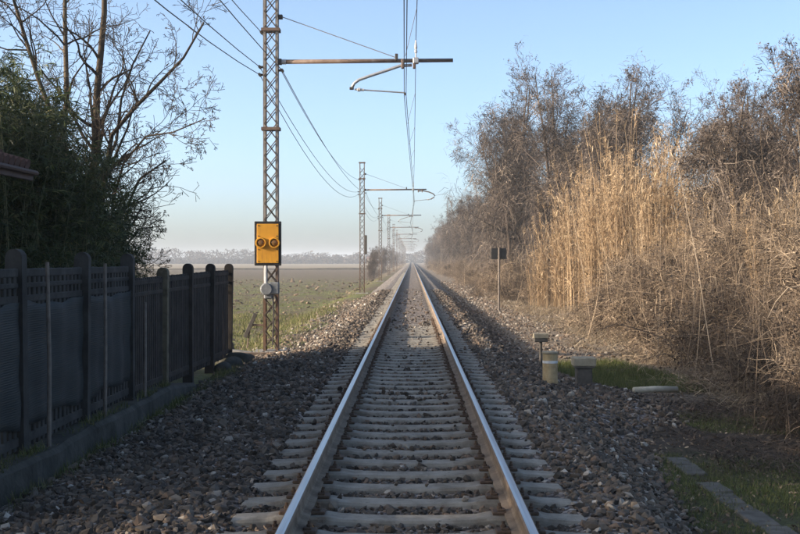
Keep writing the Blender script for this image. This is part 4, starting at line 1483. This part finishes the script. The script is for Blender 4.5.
# ---- dead grass litter, stuff
def blades(name, xy, mat, L, w, flat, tint, label, cat, seed, seg=3):
    r = np.random.default_rng(seed)
    B = len(xy)
    z = np.maximum(Gz(xy[:, 0], xy[:, 1]), 0 * xy[:, 0] - 9)
    az = r.uniform(0, 2 * np.pi, B)
    el = r.uniform(flat[0], flat[1], B)
    d = np.stack([np.cos(az) * np.cos(el), np.sin(az) * np.cos(el), np.sin(el)], -1)
    ln = r.uniform(L[0], L[1], B)[:, None]
    P = np.zeros((B, seg, 3)); P[:, 0] = np.stack([xy[:, 0], xy[:, 1], z - .005], -1)
    for k in range(1, seg):
        P[:, k] = P[:, k - 1] + d * ln / (seg - 1)
        d = unit(d + np.array([0, 0, -.35]) * r.uniform(.2, 1.2, (B, 1)))
    S = unit(np.stack([-np.sin(az), np.cos(az), r.normal(0, .3, B)], -1))
    W = r.uniform(w[0], w[1], B)[:, None] * np.linspace(1, .2, seg)[None]
    V, Fq = batch_ribbons(P, W, S)
    nb = NB().add(V, Fq, np.clip(r.uniform(tint[0], tint[1], B), 0, 1))
    o = link(name, nb.mesh(name, mat))
    return tag(o, label, cat, kind='stuff')


def clustered(n, x0, x1, y0, y1, sc, thr, seed, fn=None):
    r = np.random.default_rng(seed)
    x = r.uniform(x0, x1, n * 4); y = r.uniform(y0, y1, n * 4)
    f = .5 + .5 * wob(x * sc + seed, y * sc) + r.normal(0, .15, n * 4)
    k = f > thr
    if fn is not None: k &= fn(x, y)
    return np.stack([x[k], y[k]], -1)[:n]


lit = clustered(26000, 4.2, 8.5, 18.0, 75.0, .8, .42, 3, lambda x, y: (x > 4.3 + .5 * np.sin(y * .7)) & (rng.random(len(x)) < np.clip((x - 3.6) / 2, .1, 1)))
blades('dead_grass', lit, M['litter'], (.15, .6), (.004, .009), (.05, .7), (.1, 1.0), 'straw-coloured dead grass along the foot of the thicket', 'dead grass', 5)
hum = clustered(9000, 3.4, 6.5, 12.5, 20.0, 1.2, .45, 13, lambda x, y: (x > 3.5))
blades('dead_stems', hum, M['bramble'], (.12, .45), (.003, .007), (.03, .5), (.0, .5), 'dark dead stems lying on the humus at right', 'dead stems', 15)


# withered leaves on the humus
lr = np.random.default_rng(91)
lx, ly = lr.uniform(2.5, 6.2, 5200), lr.uniform(8.5, 24, 5200)
kk = lx > np.interp(ly, TOE_Y, TOE_X) - .1
lx, ly = lx[kk], ly[kk]
nb = NB()
leaf_bits(nb, np.stack([lx, ly, Gz(lx, ly) + .012], -1), lr, (.012, .032), .5, (.1, 1.0))
tag(link('leaf_litter', nb.mesh('leaf_litter', M['bramble'])), 'withered leaves scattered over the ground at right', 'leaf litter', kind='stuff')


def gmask(x, y):
    slab = (np.abs(x - 3.1) < .10) & (y < 14.2)
    toe = np.interp(y, TOE_Y, TOE_X)
    a = (y > 7) & (y < 14.6 - .5 * np.abs(x - 3)) & (x > toe + .02)
    b = (y > 21.2) & (y < 27.5) & (x > 3.0) & (x < 5.5 - .2 * np.abs(y - 23)) & (x > toe)
    c = (y > 16.2) & (y < 18.6) & (x > 3.9) & (x < 5.4)
    return (a | b | c) & (~slab | (np.random.default_rng(1).random(len(x)) < .3))


gr = np.concatenate([clustered(30000, 2.2, 4.6, 7.5, 14.8, 1.3, .30, 21, gmask), clustered(6000, 3.8, 5.4, 16.2, 18.6, .9, .36, 23, gmask)])
gb = clustered(20000, 2.9, 5.6, 21, 27.5, .7, .08, 22, gmask)
blades('green_patch', gb, M['grass'], (.06, .17), (.003, .006), (.5, 1.5), (.1, .9), 'green grass patch between the capped post and the pale pole', 'grass', 16)
blades('green_grass', gr, M['grass'], (.025, .085), (.002, .0042), (.3, 1.4), (.0, .97), 'short green grass growing on the right verge', 'grass', 6)
lw = np.concatenate([clustered(2600, -3.45, -3.25, 8.5, 19.5, 1.6, .5, 33), clustered(2600, -3.42, -2.5, 8.0, 25.5, 2.2, .66, 31), clustered(2500, -3.5, -3.2, 16.5, 25.0, 1.2, .4, 32)])
blades('weeds', lw, M['grass'], (.05, .17), (.003, .006), (.4, 1.4), (.1, 1.0), 'sparse weeds at the foot of the fence', 'weeds', 8)
tc = np.concatenate([clustered(1900, -14, -3.4, 25.8, 62, .35, .30, 41), clustered(1700, -60, -3.8, 40, 170, .22, .34, 42, lambda x, y: (x > -.32 * y - 2) & (rng.random(len(x)) < np.clip(70 / y - .2, .1, 1)))])
fg = np.repeat(tc, 13, 0) + rng.normal(0, 1, (len(tc) * 13, 2)) * np.repeat(rng.uniform(.04, .16, len(tc)) * (1 + tc[:, 1] / 120), 13)[:, None]
blades('field_grass', fg, M['fieldgrass'], (.07, .24), (.006, .016), (.3, 1.4), (.0, 1.0), 'thin grass on the field edge at left', 'grass', 9)


pt = clustered(1500, -3.66, -3.50, 9.0, 18.0, 1.9, .6, 34)
o = blades('plinth_weeds', pt, M['grass'], (.04, .12), (.003, .006), (.4, 1.4), (.2, 1.0), 'tufts of grass growing on top of the fence footing', 'weeds', 17)
for v_ in o.data.vertices:
    v_.co.z += .28


# ---- bamboo hedge
def make_bamboo(seed, n, sx, sy, h, leaves):
    r = np.random.default_rng(seed)
    root = empty('bamboo_clump')
    bx = r.uniform(-sx, sx, n); by = r.uniform(-sy, sy, n)
    H = h * r.uniform(.75, 1.05, n)
    az = r.uniform(0, 2 * np.pi, n); ln = r.uniform(.02, .2, n)
    N = 8; t = np.linspace(0, 1, N)
    P = np.zeros((n, N, 3))
    P[:, :, 0] = bx[:, None] + (np.cos(az) * ln * H)[:, None] * t[None] ** 2.2
    P[:, :, 1] = by[:, None] + (np.sin(az) * ln * H)[:, None] * t[None] ** 2.2
    P[:, :, 2] = H[:, None] * t[None] * (1 - .05 * t[None] ** 3)
    nb = NB()
    V, Fq = batch_tubes(P, np.full((n, N), .011) * np.linspace(1.1, .25, N)[None], 5)
    nb.add(V, Fq, r.uniform(0, 1, n))
    link('culms', nb.mesh('culms', M['culm'], True), root)
    # sprays: short side twig with a fan of drooping leaves
    ns = leaves // 9
    idx = r.integers(0, n, ns); tt = r.uniform(.12, 1.0, ns) ** .8
    f = tt * (N - 1); i0 = np.minimum(f.astype(int), N - 2); u = (f - i0)[:, None]
    C = P[idx, i0] * (1 - u) + P[idx, i0 + 1] * u
    d = rand_dirs(ns, r); d[:, 2] = np.abs(d[:, 2]) * .5; d = unit(d)
    sl = r.uniform(.12, .55, ns)[:, None]
    E = C + d * sl + np.array([0, 0, -.10]) * r.uniform(0, 1.6, (ns, 1))
    nb = NB()
    V, Fq = batch_tubes(np.stack([C, (C + E) / 2 + np.array([0, 0, .03]), E], 1), np.full((ns, 3), .0032), 3)
    nb.add(V, Fq, r.uniform(.2, .8, ns))
    base = np.repeat(C, 9, 0) * .35 + np.repeat(E, 9, 0) * .65
    q = r.uniform(0, 1, (ns * 9, 1)); base = np.repeat(C, 9, 0) * (1 - q) + np.repeat(E, 9, 0) * q
    B = len(base)
    ld = unit(np.repeat(d, 9, 0) + r.normal(0, .65, (B, 3)) + np.array([0, 0, -.55]))
    ll = r.uniform(.09, .19, B)[:, None]
    S = unit(np.cross(ld, rand_dirs(B, r)))
    Lp = np.zeros((B, 4, 3)); Lp[:, 0] = base
    for k in range(1, 4):
        Lp[:, k] = Lp[:, k - 1] + ld * ll / 3
        ld = unit(ld + np.array([0, 0, -.25]))
    W = r.uniform(.006, .011, B)[:, None] * np.array([.35, 1.0, .85, .05])[None]
    V, Fq = batch_ribbons(Lp, W, S)
    tn = np.clip(r.normal(.42, .2, B) + np.repeat(r.normal(0, .12, ns), 9), 0, .93)
    tn = np.where(r.random(B) < .03, r.uniform(.9, 1, B), tn)
    nb.add(V, Fq, tn)
    link('foliage', nb.mesh('foliage', M['bamboo']), root)
    return root


bb = [make_bamboo(71, 70, .75, .9, 4.9, 22000), make_bamboo(72, 60, .8, .9, 4.0, 20000)]
for p in bb: reg(p)
GBB = 'bamboo clumps behind the fence'
bam = [(-5.05, 20.9, 1, .70, 'lowest bamboo clump at the right end of the hedge'), (-5.15, 19.4, 1, .86, 'bamboo clump just behind the picket fence'), (-5.6, 20.6, 0, .86, 'bamboo clump under the bare tree'),
       (-5.45, 18.3, 0, .96, 'bamboo clump right of the shed roof corner'), (-6.3, 19.4, 0, 1.14, 'tall bamboo clump left of the bare tree'), (-6.15, 17.4, 0, 1.12, 'tallest bamboo clump at the left edge'),
       (-7.2, 20.5, 0, 1.18, 'bamboo clump at the back left'), (-4.95, 17.0, 1, .66, 'dark bamboo foliage between shed and fence'), (-6.5, 22.0, 1, 1.1, 'bamboo clump behind the bare tree foot'), (-7.3, 18.2, 0, 1.2, 'bamboo clump behind the shed roof')]
bam += [(-8.2, 15.6, 0, 1.12, None), (-9.0, 13.0, 0, 1.1, None), (-8.8, 10.5, 0, 1.15, None), (-9.2, 8.0, 0, 1.1, None), (-8.8, 5.5, 0, 1.15, None), (-9.0, 3.0, 0, 1.1, None), (-9.1, .5, 0, 1.15, None), (-9.0, -2.0, 0, 1.1, None), (-9.0, -4.5, 0, 1.1, None),  # hedge carried on out of view, added to shade the foreground
        (-10.4, 18.0, 0, 1.2, None), (-10.2, 14.5, 0, 1.25, None)]
for x, y, k, s, lab in bam:
    place(bb[k], x - .15, y, s * .93, random.uniform(0, 6.28), lab or 'unseen bamboo hedge clump added beyond the left edge for shade', 'bamboo', GBB)

# ---- bare robinia behind the fence
D = 23.0
tx = empty('robinia_tree', (-6.1, D, -.5), 0, 'bare branching tree behind the bamboo with twigs against the sky', 'tree')


def tp(x, y, d):
    a = px(x, y, d)
    return (a[0] + 6.1, a[1] - D, a[2] + .5)


stems = []
def stem(pts, r0, r1, n=10, dd=0.0, seed=0):
    rr = random.Random(seed)
    P_ = [tp(x, y, D + dd * i / len(pts)) for i, (x, y) in enumerate(pts)]
    P_ = rejoin(P_, n)
    P_ = [p + Vector((rr.gauss(0, .06), rr.gauss(0, .08), rr.gauss(0, .03))) if 0 < i < n - 1 else p for i, p in enumerate(P_)]
    stems.append((P_, r0 * 1.15, r1 * 1.35))


stem([(90, 385), (92, 240), (93, 140), (98, 60), (105, -20), (104, -70)], .095, .03, 12, 0, 1)
stem([(88, 385), (84, 250), (70, 130), (66, 60), (68, 0), (60, -60)], .075, .022, 12, .8, 2)
stem([(93, 385), (100, 200), (118, 130), (145, 92), (178, 70), (204, 22)], .08, .012, 12, -.7, 3)
stem([(90, 385), (92, 220), (104, 150), (122, 95), (131, 50), (150, 30)], .05, .01, 10, 1.2, 4)
stem([(86, 385), (70, 240), (52, 120), (34, 60), (14, 10), (8, -40)], .07, .018, 12, -1.0, 5)
stem([(95, 385), (108, 220), (128, 150), (158, 128), (188, 132), (206, 118)], .045, .007, 10, -1.2, 6)
stem([(95, 385), (112, 240), (132, 190), (150, 172), (166, 160)], .045, .012, 9, .4, 7)
stem([(97, 385), (116, 260), (136, 225), (152, 232), (162, 226)], .035, .007, 9, -.6, 8)
stem([(84, 385), (60, 230), (34, 120), (20, 90), (6, 70)], .05, .012, 10, 1.0, 9)
out = branch_tree(77, stems, 4, (19, 8, 5, 2), (.27, .46, .5, .6), .5, .27, (.0, .05, .03, .0), (28, 74), .2, .0046)
nb = NB(); branches_mesh(nb, out, (0,), (8,), 1, (.35, .85))
link('trunk', nb.mesh('trunk', M['robinia'], True), tx)
nb = NB(); branches_mesh(nb, out, (1, 2, 3, 4), (6, 5, 4, 3, 3), 2, (.1, .7))
nr = np.random.default_rng(9)
tips = np.array([tuple(q) for pts, _, lv in out if lv >= 2 for q in pts[1:]])
C = tips[nr.integers(0, len(tips), 420)] + nr.normal(0, .03, (420, 3))
leaf_bits(nb, C, nr, (.03, .06), .3, (0, .3), 1.2)
link('crown', nb.mesh('crown', M['robinia']), tx)

# ---- far wood across the field, one mass
r = np.random.default_rng(88)
nb = NB()
na = 420
cx = np.concatenate([np.linspace(-560, 30, na) + r.normal(0, 2.0, na), np.linspace(-520, -30, 260) + r.normal(0, 1.5, 260)])
cyy = np.concatenate([r.uniform(900, 960, na), r.uniform(880, 895, 260)])
hh = np.concatenate([r.uniform(6.5, 9.5, na) + 1.6 * np.sin(np.arange(na) * .05) + 1.2 * np.sin(np.arange(na) * .17) + 1.2 * (r.random(na) < .06), r.uniform(2.5, 5.0, 260)])
m = 90
C = np.repeat(np.stack([cx, cyy, np.full(len(cx), -1.0)], -1), m, 0)
hm = np.repeat(hh, m)
v = r.random(len(C))
C[:, 2] += hm * v
wd = (hm * .45 + 1.6) * np.sqrt(np.clip(1.05 - v, .05, 1)) * 1.5
C[:, 0] += r.normal(0, .55, len(C)) * wd; C[:, 1] += r.normal(0, .5, len(C)) * wd
leaf_bits(nb, C, r, (.5, 1.3), .35, (0, 1))
tag(link('far_wood', nb.mesh('far_wood', M['wood_mass'])), 'hazy leafless wood along the horizon beyond the field', 'wood', kind='stuff')

# small farm building on the horizon between second and third mast
fh = empty('farm_building', (-19.5, 640, -1.1), .3, 'tiny pale farm building on the horizon by the second mast', 'building')
MB().box((0, 0, 1.6), (7, 6, 3.2)).build('wall', M['white'], fh)
MB().add([(-3.8, -3.4, 3.1), (3.8, -3.4, 3.1), (3.8, 3.4, 3.1), (-3.8, 3.4, 3.1), (-3.8, 0, 4.9), (3.8, 0, 4.9)], [(0, 1, 5, 4), (2, 3, 4, 5), (1, 2, 5), (3, 0, 4), (3, 2, 1, 0)]).build('roof', M['tile'], fh)
for k in (-2.0, 2.0):
    MB().box((k, -3.03, 1.7), (1.0, .08, 1.2)).build('window', M['black'], fh)

# ------------------------------------------------------------------ haze
hm_ = NT('haze_air')
hm_.t.nodes.remove(hm_.b)
pv = hm_.t.nodes.new('ShaderNodeVolumePrincipled')
pv.inputs['Color'].default_value = (0.74, 0.80, 0.88, 1.0)
pv.inputs['Density'].default_value = 0.0005
pv.inputs['Anisotropy'].default_value = 0.0
hm_.t.links.new(pv.outputs[0], hm_.t.nodes['Material Output'].inputs['Volume'])
tag(MB().box((0, 1400, 7.4), (6800, 3900, 20.6)).build('haze', hm_.m), kind='stuff')
